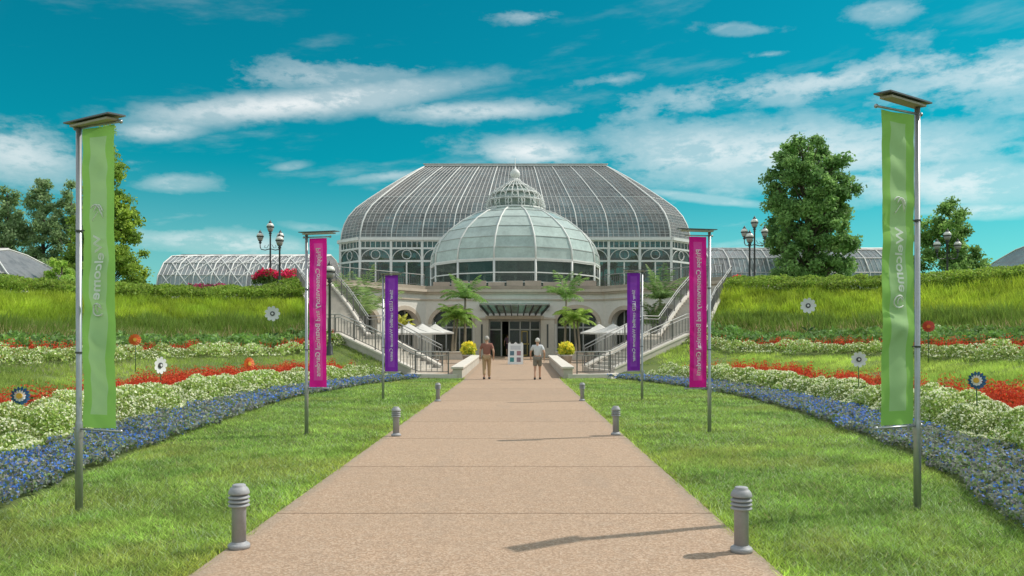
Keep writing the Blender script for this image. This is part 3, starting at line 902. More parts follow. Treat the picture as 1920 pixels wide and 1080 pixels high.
# ------------------------------------------------------------------ low barrel-vaulted greenhouses
def vault(x0, x1, yc, z0, h, rad_, label, hip0=False, hip1=False, nb=None, lat=False):
    root = empty('vaulted_greenhouse', ((x0 + x1) / 2, yc, z0)); tag(root, label, 'greenhouse', 'low vaulted glasshouses beside the palm house')
    ox = (x0 + x1) / 2; L_ = x1 - x0; nb = nb or max(3, round(L_ / 1.6)); NA = 8
    def pt(t, i, lift=0.0):
        a = math.pi * i / NA; x = x0 + L_ * t
        zz = math.sin(a)
        ins0 = rad_ * .9 * zz if hip0 else 0; ins1 = rad_ * .9 * zz if hip1 else 0
        x = (x0 + ins0) + (L_ - ins0 - ins1) * t
        return Vector((x - ox, -(rad_ + lift) * math.cos(a), .9 + (h - .9 + lift) * zz))
    fb = MB()
    for k in range(nb):
        for i in range(NA):
            m = MB(); m.quad(pt(k / nb, i), pt((k + 1) / nb, i), pt((k + 1) / nb, i + 1), pt(k / nb, i + 1)); m.build('glass_pane', M['glass_wing'], root)
        for q in range(1, 4):
            fb.tube([pt((k + q / 4) / nb, i, .02) for i in range(NA + 1)], .022, 4, cap=False, smooth=False)
    if lat:      # crossing lamella ribs
        for k in range(-3, nb + 1):
            for sg in (0, 1):
                pts = []
                for i in range(NA // 2 + 1):
                    t = (k + (i if sg == 0 else 4 - i) * .75) / nb
                    if 0 <= t <= 1: pts.append(pt(t, i, .05))
                if len(pts) > 1: fb.tube(pts, .05, 4, cap=False, smooth=False)
    tag(fb.build('glazing_bars', M['white_paint'], root), kind='stuff')
    for k in range(nb + 1):
        m = MB(); m.tube([pt(k / nb, i, .04) for i in range(NA + 1)], .06, 5); m.build('rib', M['white_paint'], root)
    for i in range(NA + 1):
        m = MB(); m.tube([pt(0, i, .03), pt(1, i, .03)], .04 if i != NA // 2 else .12, 4); m.build('purlin', M['bar_paint'], root)
    for t in (0, 1):
        m = MB(); N = NA + 1
        m.add([pt(t, i) for i in range(N)] , [tuple(range(N))]); m.build('end_glass', M['glass_wing'], root)
    m = MB(); m.box(-L_ / 2, L_ / 2, -rad_ - .1, rad_ + .1, -2.5, .9); m.build('plinth', M['stone'], root)
    return root


vault(-30.7, -17.0, 73, 5.0, 4.4, 5.0, 'low vaulted glasshouse with crossing white ribs left of the palm house', False, False, 9, True)
vault(16.6, 33.5, 73, 5.0, 5.0, 5.0, 'low vaulted glasshouse behind the big round tree right of the palm house', False, False, 10)
vault(-62, -35.9, 63, 4.4, 4.4, 4.6, 'low glasshouse at the far left edge beside the grey-green trees', False, True, 14)
vault(39.4, 66, 68, 4.6, 5.3, 5.0, 'low glasshouse at the far right edge beyond the small tree', True, False, 14)
m = MB(); m.box(CX - 21, CX - 18.6, 82, 84, 5, 9.6); m.box(CX - 21.1, CX - 18.5, 81.9, 84.1, 9.604, 9.8)
tag(m.build('link_block', M['render_wall']), 'small pale roof block between the left glasshouse and the palm house', 'building')

# ------------------------------------------------------------------ banners
def text_mesh(txt, size):
    cu_ = bpy.data.curves.new('lettering', 'FONT'); cu_.body = txt; cu_.size = size; cu_.align_x = 'LEFT'; cu_.offset = size * .02
    o = bpy.data.objects.new('lettering', cu_); col.objects.link(o)
    dg = bpy.context.evaluated_depsgraph_get()
    me = bpy.data.meshes.new_from_object(o.evaluated_get(dg)); bpy.data.objects.remove(o)
    xs = [v.co.x for v in me.vertices]
    return me, max(xs)


def banner(loc, sgn, H, z0, z1, w, rot, mats, txt, label, seed):
    """sgn -1: pole left of the cloth. Local x runs from the pole towards the path."""
    root = empty('banner_pole', loc, 0); tag(root, label, 'banner', 'banner poles lining the path')
    R = Matrix.Rotation(-sgn * rot if sgn < 0 else rot, 4, 'Z')
    d_ = -sgn            # direction of the path
    rr = random.Random(seed)
    T = lambda x, y, z: tuple((math.cos(rot) * x * d_ , -math.sin(rot) * x + y, z))
    m = MB(); m.lathe([(.034, -.1), (.034, .82), (.030, .84), (.026, .86), (.026, H)], 12); m.build('pole', M['steel'], root)
    for zz in (z0 - .02, z1 + .02):
        m = MB(); m.tube([T(-.04, 0, zz), T(w + .06, 0, zz)], .011, 6); m.sphere(T(w + .07, 0, zz), .02, 8, 5); m.sphere(T(-.05, 0, zz), .02, 8, 5)
        m.build('arm', M['steel'], root)
    for f in (.25, .66):
        zz = z0 + (z1 - z0) * f
        m = MB(); m.lathe([(.030, zz - .008), (.034, zz - .008), (.034, zz + .008), (.030, zz + .008)], 12, smooth=False); m.tube([T(.02, 0, zz), T(.075, 0, zz)], .006, 5); m.build('tie', M['dark_frame'], root)
    m = MB(); m.lathe([(.036, z0 - .10), (.042, z0 - .10), (.042, z0 - .04), (.036, z0 - .04)], 12, smooth=False); m.build('clamp', M['steel'], root)
    # cloth with soft folds; pale centre stripe
    nx, nz = 16, 90
    folds = [(rr.uniform(0, 1), rr.uniform(.03, .97), rr.uniform(-1.2, 1.2), rr.uniform(.02, .05), rr.choice((-1, 1)) * rr.uniform(.008, .028)) for _ in range(40)]
    def off(u, v):
        y = .010 * math.sin(v * 5.0 + seed) * u + .008 * math.sin(u * 7 + v * 3 + seed)
        for (fu, fv, sl2, wd, am) in folds:
            q = (v - fv - (u - fu) * .10 * sl2) / wd
            if abs(q) < 3: y += am * math.exp(-q * q) * (.4 + .6 * math.sin(math.pi * u) ** 2)
        return y
    vs = [T(.055 + (w - .055) * i / nx, off(i / nx, j / nz), z0 + (z1 - z0) * j / nz) for j in range(nz + 1) for i in range(nx + 1)]
    m = MB()
    for j in range(nz):
        for i in range(nx):
            a = j * (nx + 1) + i
            mid = 4 <= i < 12 and 4 <= j < nz - 3
            m.f.append((a, a + 1, a + nx + 2, a + nx + 1) if d_ > 0 else (a + 1, a, a + nx + 1, a + nx + 2)); m.m.append(1 if mid else 0); m.sm.append(True)
    m.v = vs
    cl_ = m.build('cloth', mats, root)
    # print: mirrored lettering running down the stripe (the cloth is seen from behind)
    for (tx, size, ztop, zbot) in txt:
        me, Lt = text_mesh(tx, size)
        k = (ztop - zbot) / Lt
        for v in me.vertices:
            a, bb = v.co.x, v.co.y
            z = ztop - a * k; u = .5 + (bb - size * .33) / w * d_ * -1 * -1 if False else .5
            x_img = -(bb - size * .33)              # letter tops point left in the picture
            xl = (.055 + w) / 2 + x_img * d_ / math.cos(rot)
            uu = min(1, max(0, (xl - .055) / (w - .055)))
            p = T(xl, off(uu, (z - z0) / (z1 - z0)) - .026, z)
            v.co = p
        me.materials.clear(); me.materials.append(M['print_white'])
        o = bpy.data.objects.new('lettering', me); link(o, root); o.parent = cl_
    if txt and txt[0][0] == 'Welcome':
        for (ec, sz, kind) in ((txt[0][2] + .22, .075, 0), (txt[0][3] - .09, .07, 1)):
            m = MB(); cx_ = (.055 + w) / 2
            def S(a, b_): 
                xl = cx_ + a * d_; return T(xl, off(min(1, max(0, (xl - .055) / (w - .055))), (ec + b_ - z0) / (z1 - z0)) - .022, ec + b_)
            if kind == 0:
                m.tube([S(-sz * 1.1 + 2.1 * sz * i / 9, sz * (1.0 * math.sin(i * .35) - 1.2 * i / 9 + .3)) for i in range(10)], [.003] + [.008] * 8 + [.003], 4)
                m.tube([S(sz * 1.0 - 1.5 * sz * i / 9, sz * (.9 * math.sin(i * .33) - .2)) for i in range(10)], [.003] + [.008] * 8 + [.003], 4)
                m.tube([S(sz * .2 - .9 * sz * i / 6, sz * (-.1 - 1.1 * i / 6)) for i in range(7)], [.004] * 7, 4)
            else:
                m.tube([S(sz * math.cos(i * .42 + .6), sz * .8 * math.sin(i * .42 + .6)) for i in range(13)], [.003] + [.008] * 11 + [.003], 4)
                m.tube([S(.2 * sz + .5 * sz * math.cos(i * .5), sz * .5 * math.sin(i * .5)) for i in range(9)], [.003] + [.008] * 7 + [.003], 4)
            o = m.build('emblem', M['print_white'], cl_)
    # solar panel on top: two stacked plates
    pr = rot * 1.25
    T2 = lambda x, y, z: (math.cos(pr) * x * d_ + math.sin(pr) * y * d_, -math.sin(pr) * x + math.cos(pr) * y, z)
    def plate(xa, xb, ya, yb, za, th, tilt, mt, nm):
        p = [(xa, ya), (xb, ya), (xb, yb), (xa, yb)]
        if d_ < 0: p = p[::-1]
        q = MB(); q.hexa([T2(a, b_, za + b_ * tilt) for a, b_ in p] + [T2(a, b_, za + th + b_ * tilt) for a, b_ in p]); q.build(nm, mt, root)
    plate(-.11, .58, -.085, .085, H + .040, .014, .06, M['solar'], 'solar_panel')
    plate(-.05, .52, -.06, .06, H + .006, .020, .06, M['solar_edge'], 'panel_tray')
    return root


GREEN = [clothmat('banner_green', (.31, .60, .14)), clothmat('banner_green_stripe', (.42, .65, .31))]
PINK = [clothmat('banner_pink', (.80, .02, .34)), clothmat('banner_pink_stripe', (.82, .09, .44))]
PURP = [clothmat('banner_purple', (.24, .035, .46)), clothmat('banner_purple_stripe', (.30, .07, .52))]
wel = lambda d_: [('Welcome', .13, 1.6 + d_, 1.6 + d_ - .60)]
banner((-4.11, 7.5, 0), -1, 3.60, .80, 3.58, .48, rad(24), GREEN, wel(.98), 'tall green Welcome banner on a steel pole at far left', 1)
banner((3.80, 7.6, 0), 1, 3.82, .82, 3.74, .50, rad(27), GREEN, wel(1.06), 'tall green Welcome banner on a steel pole at far right', 2)
ptx = [('Phipps Conservatory and Botanical Gardens', .12, 3.2, 1.0)]
banner((-3.61, 13.7, 0), -1, 3.42, .82, 3.36, .37, rad(12), PINK, ptx, 'pink banner on a steel pole on the left lawn', 3)
banner((3.35, 13.95, 0), 1, 3.50, .80, 3.42, .37, rad(10), PINK, ptx, 'pink banner on a steel pole on the right lawn', 4)
utx = [('Silver LEED certified Welcome Center', .12, 3.0, 1.05)]
banner((-3.66, 21.8, 0), -1, 3.42, .78, 3.40, .42, rad(8), PURP, utx, 'purple banner on a thin pole left of the path before the stairs', 5)
banner((3.40, 21.8, 0), 1, 3.50, .80, 3.46, .42, rad(8), PURP, utx, 'purple banner on a thin pole right of the path before the stairs', 6)


# ------------------------------------------------------------------ bollard lights
def bollard():
    root = empty('bollard_light')
    m = MB(); m.lathe([(.082, .018), (.082, .045), (.074, .055), (.056, .058), (.056, .07)], 24); m.build('base_flange', M['bollard'], root)
    m = MB(); m.lathe([(.053, .05), (.053, .335), (.058, .345)], 20); m.build('post', M['bollard'], root)
    m = MB(); m.lathe([(.046, .33), (.046, .47)], 16); m.build('lamp_core', M['bollard_dark'], root)
    for i in range(3):
        z = .345 + i * .030
        m = MB(); m.lathe([(.048, z + .012), (.076, z - .006), (.080, z - .003), (.080, z + .003), (.062, z + .018), (.048, z + .021)], 24); m.build('louvre', M['bollard'], root)
    m = MB(); m.lathe([(.050, .436), (.078, .432), (.080, .440), (.074, .462), (.060, .482), (.050, .488), (.050, .500), (.044, .505), (.01, .506)], 24); m.build('cap', M['bollard'], root)
    return root


spots = [(-2.125, 6.107, 'largest, nearest bollard light on the left edge of the path'), (1.68, 6.0, 'largest, nearest bollard light on the right edge of the path'),
         (-2.02, 13.33, 'middle bollard light on the left edge of the path'), (1.66, 13.48, 'middle bollard light on the right edge of the path'),
         (-2.09, 21.05, 'farthest, smallest bollard light on the left edge of the path'), (1.72, 21.2, 'farthest, smallest bollard light on the right edge of the path')]
b0 = bollard()
for i, (x, y, lb) in enumerate(spots):
    o = b0 if i == 0 else copy_tree(b0)
    o.location = (x, y, .004); o.rotation_euler = (0, 0, i * .7)
    tag(o, lb, 'bollard', 'grey louvred bollard lights along the path')


# ------------------------------------------------------------------ street lamps
def lamp_head(root, x, z, sc_=1.0):
    m = MB(); m.lathe([(.05 * sc_, z), (.12 * sc_, z + .08 * sc_), (.07 * sc_, z + .16 * sc_), (.16 * sc_, z + .24 * sc_)], 12, (x, 0, 0)); m.build('lamp_holder', M['black_iron'], root)
    m = MB(); m.lathe([(.15 * sc_, z + .24 * sc_), (.20 * sc_, z + .36 * sc_), (.245 * sc_, z + .52 * sc_)], 14, (x, 0, 0)); m.build('globe', M['globe_low'], root)
    m = MB(); m.lathe([(.27 * sc_, z + .51 * sc_), (.28 * sc_, z + .56 * sc_), (.25 * sc_, z + .58 * sc_)], 14, (x, 0, 0)); m.build('globe_band', M['black_iron'], root)
    m = MB(); m.lathe([(.255 * sc_, z + .575 * sc_), (.25 * sc_, z + .66 * sc_), (.19 * sc_, z + .77 * sc_), (.11 * sc_, z + .82 * sc_)], 14, (x, 0, 0)); m.build('globe', M['globe'], root)
    m = MB(); m.lathe([(.13 * sc_, z + .80 * sc_), (.12 * sc_, z + .86 * sc_), (.07 * sc_, z + .94 * sc_), (.025 * sc_, z + 1.0 * sc_), (.01, z + 1.06 * sc_)], 10, (x, 0, 0)); m.build('lamp_cap', M['black_iron'], root)


def street_lamp(x, y, z, H, kind, label, rz=0):
    root = empty('street_lamp', (x, y, z), rz); tag(root, label, 'street lamp', 'black iron lamps with white globes')
    hh = 1.05
    m = MB(); m.lathe([(.22, -.3), (.22, .12), (.15, .2), (.15, .5), (.09, .6), (.075, .75), (.055, H - hh - .1), (.09, H - hh - .05), (.06, H - hh)], 12); m.build('post', M['black_iron'], root)
    lamp_head(root, 0, H - hh)
    if kind > 1:
        for sx in ((-1, 1) if kind > 2 else (1,)):
            a = .72 * sx; zb_ = H - hh - 1.0
            m = MB(); m.tube([(0, 0, zb_), (a * .5, 0, zb_ - .1), (a * .9, 0, zb_ - .04), (a, 0, zb_ + .12), (a, 0, zb_ + .35)], .035, 6)
            m.tube([(a * .15, 0, zb_ + .3), (a * .35, 0, zb_ + .05), (a * .6, 0, zb_ + .1), (a * .5, 0, zb_ + .25)], .02, 5); m.build('bracket', M['black_iron'], root)
            lamp_head(root, a, zb_ + .35, .95)
    return root


street_lamp(-17.6, 57, 5.0, 5.25, 3, 'tallest three-globe black street lamp left of the palm house, behind the pink flowers')
street_lamp(-15.45, 52, 4.9, 3.75, 1, 'single-globe black street lamp on the left hedge beside the three-globe lamp')
street_lamp(-8.75, 37.3, .85, 4.5, 1, 'black street lamp standing behind the left pink banner by the stairs')
street_lamp(15.1, 52, 4.9, 3.95, 1, 'single-globe black street lamp on the right hedge before the big round tree')
street_lamp(16.9, 57, 5.0, 5.55, 3, 'three-globe black street lamp at the left edge of the big round tree')
street_lamp(30.1, 56, 5.0, 4.5, 3, 'black street lamp in front of the small tree at far right')


# ------------------------------------------------------------------ people
def skin_mesh(verts, edges, radii, root=0, sub=2):
    me = bpy.data.meshes.new('body'); me.from_pydata(verts, edges, [])
    o = bpy.data.objects.new('body', me); col.objects.link(o)
    sk = o.modifiers.new('skin', 'SKIN'); sk.use_smooth_shade = True
    for i, r in enumerate(radii):
        d_ = me.skin_vertices[0].data[i]; d_.radius = r if isinstance(r, tuple) else (r, r); d_.use_root = (i == root)
    sb = o.modifiers.new('sub', 'SUBSURF'); sb.levels = sub; sb.render_levels = sub
    dg = bpy.context.evaluated_depsgraph_get()
    m2_ = bpy.data.meshes.new_from_object(o.evaluated_get(dg)); bpy.data.objects.remove(o)
    for p in m2_.polygons: p.use_smooth = True
    return m2_


def person(loc, rz, H, label, shirt, legs, shorts, hair, stride, arms, shoes, skin):
    k = H / 1.75
    root = empty('person', loc, rz); root.scale = (k, k, k); tag(root, label, 'person')
    J = {'pel': (0, 0, .95), 'wai': (0, .0, 1.10), 'che': (0, .01, 1.32), 'nec': (0, 0, 1.47), 'hd0': (0, .01, 1.53), 'hd1': (0, .02, 1.63), 'hd2': (0, .01, 1.72)}
    for s_, nm in ((-1, 'l'), (1, 'r')):
        st = stride * s_
        J['hip' + nm] = (.09 * s_, 0, .90); J['kne' + nm] = (.10 * s_, st * .5 + .03, .50 + abs(st) * .02)
        J['ank' + nm] = (.10 * s_, st - (.06 if st < 0 else 0), .09 + (.05 if st < -.05 else 0)); J['toe' + nm] = (.115 * s_, st + .13, .035)
        J['sho' + nm] = (.185 * s_, 0, 1.41); ax, ay, hy = arms
        J['elb' + nm] = (.25 * s_ + ax * s_, -.05 - st * ay, 1.14); J['wri' + nm] = (.26 * s_ + ax * s_ * .6, .06 + hy - st * ay, .92)
        J['pal' + nm] = (.26 * s_ + ax * s_ * .5, .09 + hy - st * ay, .85)
    R = {'pel': .13, 'wai': .115, 'che': (.15, .11), 'nec': .055, 'hd0': .062, 'hd1': .088, 'hd2': .070, 'hip': .095, 'kne': .058, 'ank': .040, 'toe': .030, 'sho': .062, 'elb': .043, 'wri': .029, 'pal': .032}
    E = [('pel', 'wai'), ('wai', 'che'), ('che', 'nec'), ('nec', 'hd0'), ('hd0', 'hd1'), ('hd1', 'hd2')]
    for nm in 'lr': E += [('pel', 'hip' + nm), ('hip' + nm, 'kne' + nm), ('kne' + nm, 'ank' + nm), ('ank' + nm, 'toe' + nm), ('che', 'sho' + nm), ('sho' + nm, 'elb' + nm), ('elb' + nm, 'wri' + nm), ('wri' + nm, 'pal' + nm)]
    names = list(J); verts = [J[n] for n in names]; radii = [R.get(n, R.get(n[:3])) for n in names]; edges = [(names.index(a), names.index(b_)) for a, b_ in E]
    for nm, s_ in (('l', -1), ('r', 1)):           # four fingers and a thumb
        p = Vector(J['pal' + nm]); pi_ = names.index('pal' + nm)
        for f in range(4):
            q1 = p + Vector((0, -.030 + f * .022, -.045)); q2 = q1 + Vector((-.012 * s_, .006, -.03 - .006 * (f in (1, 2)))); q3 = q2 + Vector((-.016 * s_, .004, -.018))
            i0 = len(verts); verts += [tuple(q1), tuple(q2), tuple(q3)]; radii += [.0095, .009, .008]; edges += [(pi_, i0), (i0, i0 + 1), (i0 + 1, i0 + 2)]
        q1 = p + Vector((0, .045, .0)); q2 = q1 + Vector((-.01 * s_, .012, -.035)); i0 = len(verts); verts += [tuple(q1), tuple(q2)]; radii += [.011, .009]; edges += [(pi_, i0), (i0, i0 + 1)]
    me = skin_mesh(verts, edges, radii, names.index('pel')); me.materials.append(skin); link(bpy.data.objects.new('body', me), root)
    def garment(name, keys, ed, rr, mt, rootk):
        vs = [J[n] if n in J else keys[n] for n in ed[0]]
        me_ = skin_mesh([keys.get(n, J.get(n)) for n in ed[0]], [(ed[0].index(a), ed[0].index(b_)) for a, b_ in ed[1]], [rr[n] for n in ed[0]], ed[0].index(rootk)); me_.materials.append(mt)
        return link(bpy.data.objects.new(name, me_), root)
    sl_ = {('slv' + nm): tuple(Vector(J['sho' + nm]).lerp(Vector(J['elb' + nm]), .72)) for nm in 'lr'}
    sl_['hem'] = (0, 0, .96); sl_['col'] = (0, 0, 1.445)
    nl = ['hem', 'wai', 'che', 'col', 'shol', 'slvl', 'shor', 'slvr']
    garment('shirt', sl_, (nl, [('hem', 'wai'), ('wai', 'che'), ('che', 'col'), ('che', 'shol'), ('shol', 'slvl'), ('che', 'shor'), ('shor', 'slvr')]),
            {'hem': (.165, .135), 'wai': (.155, .13), 'che': (.175, .13), 'col': .075, 'shol': .078, 'shor': .078, 'slvl': .066, 'slvr': .066}, shirt, 'hem')
    ek = {}
    if shorts:
        for nm in 'lr': ek['end' + nm] = tuple(Vector(J['hip' + nm]).lerp(Vector(J['kne' + nm]), .92))
        nl = ['pel', 'hipl', 'endl', 'hipr', 'endr']; ed = [('pel', 'hipl'), ('hipl', 'endl'), ('pel', 'hipr'), ('hipr', 'endr')]
        rr = {'pel': (.155, .135), 'hipl': .118, 'hipr': .118, 'endl': .098, 'endr': .098}
    else:
        for nm in 'lr': ek['end' + nm] = tuple(Vector(J['ank' + nm]) + Vector((0, 0, .02)))
        nl = ['pel', 'hipl', 'knel', 'endl', 'hipr', 'kner', 'endr']; ed = [('pel', 'hipl'), ('hipl', 'knel'), ('knel', 'endl'), ('pel', 'hipr'), ('hipr', 'kner'), ('kner', 'endr')]
        rr = {'pel': (.15, .13), 'hipl': .112, 'hipr': .112, 'knel': .08, 'kner': .08, 'endl': .066, 'endr': .066}
    garment('shorts' if shorts else 'trousers', ek, (nl, ed), rr, legs, 'pel')
    for nm in 'lr':
        a, t = Vector(J['ank' + nm]), Vector(J['toe' + nm]); m = MB()
        m.sphere(((a.x + t.x) / 2, (a.y + t.y) / 2 + .015, .05), .075, 10, 7, sq=(.72, 1.9, .75)); m.build('shoe', shoes, root)
    m = MB(); m.sphere((0, .0, 1.665), .108, 14, 10, sq=(.88, .98, 1.0)); 
    o = m.build('hair', hair, root)
    o.data.vertices  # cap kept above the ears at the back
    bm_ = bmesh.new(); bm_.from_mesh(o.data)
    bmesh.ops.delete(bm_, geom=[v for v in bm_.verts if v.co.z < 1.60 + max(0, v.co.y) * 1.1], context='VERTS'); bm_.to_mesh(o.data); bm_.free()
    m = MB(); m.sphere((0, .112, 1.62), .02, 8, 6, sq=(.7, 1.1, 1.3)); m.build('nose', skin, root)
    for s_ in (-1, 1):
        m = MB(); m.sphere((.092 * s_, .0, 1.625), .03, 8, 6, sq=(.4, .8, 1.1)); m.build('ear', skin, root)
        m = MB(); m.sphere((.034 * s_, .092, 1.645), .012, 8, 6); m.build('eye', M['dark_frame'], root)
    m = MB(); m.box(-.028, .028, .098, .104, 1.572, 1.582); m.build('mouth', mat('lips', (.35, .12, .1), .5) if 'lips' not in bpy.data.materials else bpy.data.materials['lips'], root)
    return root


grey_hair = mat('grey_hair', (.50, .47, .44), .8, .2, 30)
dark_hair = mat('dark_hair', (.03, .025, .02), .7)
shoe_d = mat('shoe_dark', (.035, .03, .03), .6)
person((-1.27, 33.2, .025), rad(2), 1.78, 'person in brown-red shirt and khaki trousers walking to the entrance', mat('shirt_brown', (.30, .13, .10), .9, .2, 9), mat('khaki', (.46, .32, .19), .9, .15, 6), False, grey_hair, .10, (.03, .6, -.04), shoe_d, M['skin'])
person((.83, 33.0, .025), rad(-3), 1.70, 'person in white shirt and grey shorts walking to the entrance', mat('shirt_white', (.68, .69, .72), .9, .12, 9), mat('shorts_grey', (.24, .22, .19), .9, .2, 8), True, mat('white_hair', (.62, .60, .57), .8), .13, (.05, .7, .0), shoe_d, M['skin'])
person((-.72, 61.6, .46), rad(5), 1.70, 'person in a dull purple top in the dark open doorway', mat('shirt_plum', (.16, .10, .14), .9), mat('shorts_dark', (.05, .03, .045), .9), True, dark_hair, .12, (.03, .6, 0), shoe_d, M['skin'])


# ------------------------------------------------------------------ A-frame sign by the door
sg = empty('sandwich_board', (CX + .10, 47.2, zp(47.2) + .022), rad(-4)); tag(sg, 'white sandwich board sign with four small pictures in the middle of the path', 'sign')
for s_ in (-1, 1):
    m = MB(); lean = .26
    pts = []
    w = .44; h = 1.22
    prof = [(-w, 0), (w, 0), (w, h), (w - .10, h + .10), (w - .16, h - .02), (.12, h - .02), (0, h + .09), (-.12, h - .02), (-w + .16, h - .02), (-w + .10, h + .10), (-w, h)]
    def bd(x, z, o): return (x, s_ * (lean * (1 - z / 1.2) + .012 + o), z)
    n = len(prof)
    fr_ = [bd(x, z, .02) for x, z in prof]; bk = [bd(x, z, -.02) for x, z in prof]
    m.add(fr_ + bk, [tuple(range(n)), tuple(range(2 * n - 1, n - 1, -1))] + [(i, (i + 1) % n, n + (i + 1) % n, n + i) for i in range(n)])
    bo = m.build('board', mat('sign_white', (.80, .80, .79), .5) if 'sign_white' not in bpy.data.materials else bpy.data.materials['sign_white'], sg)
    cols_ = [(.12, .22, .28), (.42, .20, .22), (.05, .30, .30), (.30, .22, .26)]
    for i in range(4):
        cx_ = -.2 + .4 * (i % 2); z0_ = .52 if i < 2 else .14
        p = MB(); hh = [(cx_ - .12, z0_), (cx_ + .12, z0_), (cx_ + .12, z0_ + .26), (cx_ - .12, z0_ + .26)]
        p.hexa([bd(x, z, .021) for x, z in hh] + [bd(x, z, .026) for x, z in hh]); p.build('picture', mat('picture_%d' % i, cols_[i], .5, .5, 14) if 'picture_%d' % i not in bpy.data.materials else bpy.data.materials['picture_%d' % i], bo)
    p = MB(); hh = [(-.30, .86), (.30, .86), (.30, 1.10), (-.30, 1.10)]
    p.hexa([bd(x, z, .021) for x, z in hh] + [bd(x, z, .025) for x, z in hh]); p.build('header', mat('header_grey', (.62, .63, .65), .5, .15, 18) if 'header_grey' not in bpy.data.materials else bpy.data.materials['header_grey'], bo)


# ------------------------------------------------------------------ umbrellas, tables, chairs on the plaza
def umbrella(x, y, label, rz):
    z = zp(y); root = empty('parasol', (x, y, z), rz); tag(root, label, 'parasol', 'white parasols on the plaza')
    m = MB(); m.lathe([(.28, 0), (.28, .05), (.05, .08), (.03, .1), (.025, 2.45), (.01, 2.55)], 10); m.build('pole', M['steel'], root)
    m = MB(); r = 1.45; hz = 1.86; n = 4
    apex = Vector((0, 0, 2.45))
    cn = [Vector((r * math.cos(math.pi / 4 + k * math.pi / 2) * 1.1, r * math.sin(math.pi / 4 + k * math.pi / 2) * 1.1, hz)) for k in range(4)]
    N = 6
    for k in range(4):
        a, c = cn[k], cn[(k + 1) % 4]; rows = []
        for i in range(N + 1):
            t = i / N; sag = -.10 * math.sin(math.pi * t)
            rows.append([apex.lerp(a, t).lerp(apex.lerp(c, t), u / 4) + Vector((0, 0, sag * (1 - .5 * math.sin(math.pi * u / 4)))) for u in range(5)])
        o = len(m.v); m.v += [tuple(v) for rw in rows for v in rw]
        for i in range(N):
            for u in range(4):
                q = o + i * 5 + u; m.f.append((q, q + 5, q + 6, q + 1)); m.m.append(0); m.sm.append(True)
        m.quad(a, c, c + Vector((0, 0, -.10)), a + Vector((0, 0, -.10)))
    m.build('canopy', M['canvas'], root)
    for k in range(4):
        q = MB(); q.tube([Vector((0, 0, 2.32)), cn[k] + Vector((0, 0, -.03))], .012, 5); q.build('rib', M['steel'], root)


for x, y, lb, r_ in ((-6.45, 47.5, 'nearest white square parasol left of the entrance', .3), (-6.0, 50.5, 'middle white square parasol left of the entrance', .5), (-5.5, 53.6, 'farthest white square parasol left of the entrance, next to the palms', .2),
                     (6.6, 47.5, 'rightmost white square parasol right of the entrance, by the stairs', -.3), (6.05, 50.5, 'middle white square parasol right of the entrance', -.5), (5.5, 53.8, 'white square parasol right of the entrance nearest the palms', -.2)):
    umbrella(x, y, lb, r_)


def cafe_table(x, y, label):
    root = empty('cafe_table', (x, y, zp(y))); tag(root, label, 'table', 'dark cafe tables on the plaza')
    m = MB(); m.lathe([(.40, .70), (.42, .71), (.42, .735), (.40, .74)], 18); m.build('table_top', M['rail_metal'], root)
    m = MB(); m.lathe([(.26, 0), (.26, .03), (.03, .06), (.03, .70)], 10); m.build('pedestal', M['rail_metal'], root)


def cafe_chair(x, y, rz, label):
    root = empty('cafe_chair', (x, y, zp(y)), rz); tag(root, label, 'chair', 'dark cafe chairs on the plaza')
    m = MB(); m.box(-.21, .21, -.21, .21, .43, .46); m.build('seat', M['black_iron'], root, .01)
    for sx in (-1, 1):
        for sy in (-1, 1):
            m = MB(); m.tube([(.19 * sx, .19 * sy, 0), (.18 * sx, .18 * sy, .43)] + ([(.18 * sx, .20 * sy, .86)] if sy < 0 else []), .013, 5); m.build('leg', M['black_iron'], root)
    for z in (.56, .66, .76, .84):
        m = MB(); m.bar((-.18, -.2, z), (.18, -.2, z), .02, .05); m.build('slat', M['black_iron'], root)


k = 0
for x, y, nm in ((-7.1, 46.2, 'left of the entrance under the nearest parasol'), (-5.2, 49.2, 'left of the entrance beside the palms'), (7.0, 46.2, 'right of the entrance by the stair railing'), (5.0, 49.2, 'right of the entrance beside the palms')):
    cafe_table(x, y, 'small round dark cafe table ' + nm)
    for a, w_ in ((.4, 'inner'), (3.6, 'outer')):
        cafe_chair(x + .75 * math.cos(a), y + .55 * math.sin(a), a + math.pi / 2, f'dark cafe chair, {w_} side of the table ' + nm)


# ------------------------------------------------------------------ metal garden flowers and pinwheels
def petal_ring(m, n, r0, r1, w, mi=0, z=0.0, cup_=.05, tw=.0):
    for k in range(n):
        a = 2 * math.pi * k / n; ca, sa = math.cos(a), math.sin(a)
        P_ = lambda r, t, y: (r * ca - t * sa, y, r * sa + t * ca)
        m.add([P_(r0, -w * .35, z), P_(r0 + (r1 - r0) * .55, -w, z - cup_ * .5 - tw), P_(r1 * .96, -w * .55, z - cup_ - tw), P_(r1, 0, z - cup_), P_(r1 * .96, w * .55, z - cup_ + tw), P_(r0 + (r1 - r0) * .55, w, z - cup_ * .5 + tw), P_(r0, w * .35, z)], [(0, 1, 2, 3, 4, 5, 6)], mi)


def disc(m, r, y0, y1, mi=0, n=16):
    vs = [(r * math.cos(2 * math.pi * k / n), y, r * math.sin(2 * math.pi * k / n)) for y in (y0, y1) for k in range(n)]
    m.add(vs, [tuple(range(n)), tuple(range(2 * n - 1, n - 1, -1))] + [(k, n + k, n + (k + 1) % n, (k + 1) % n) for k in range(n)], mi)


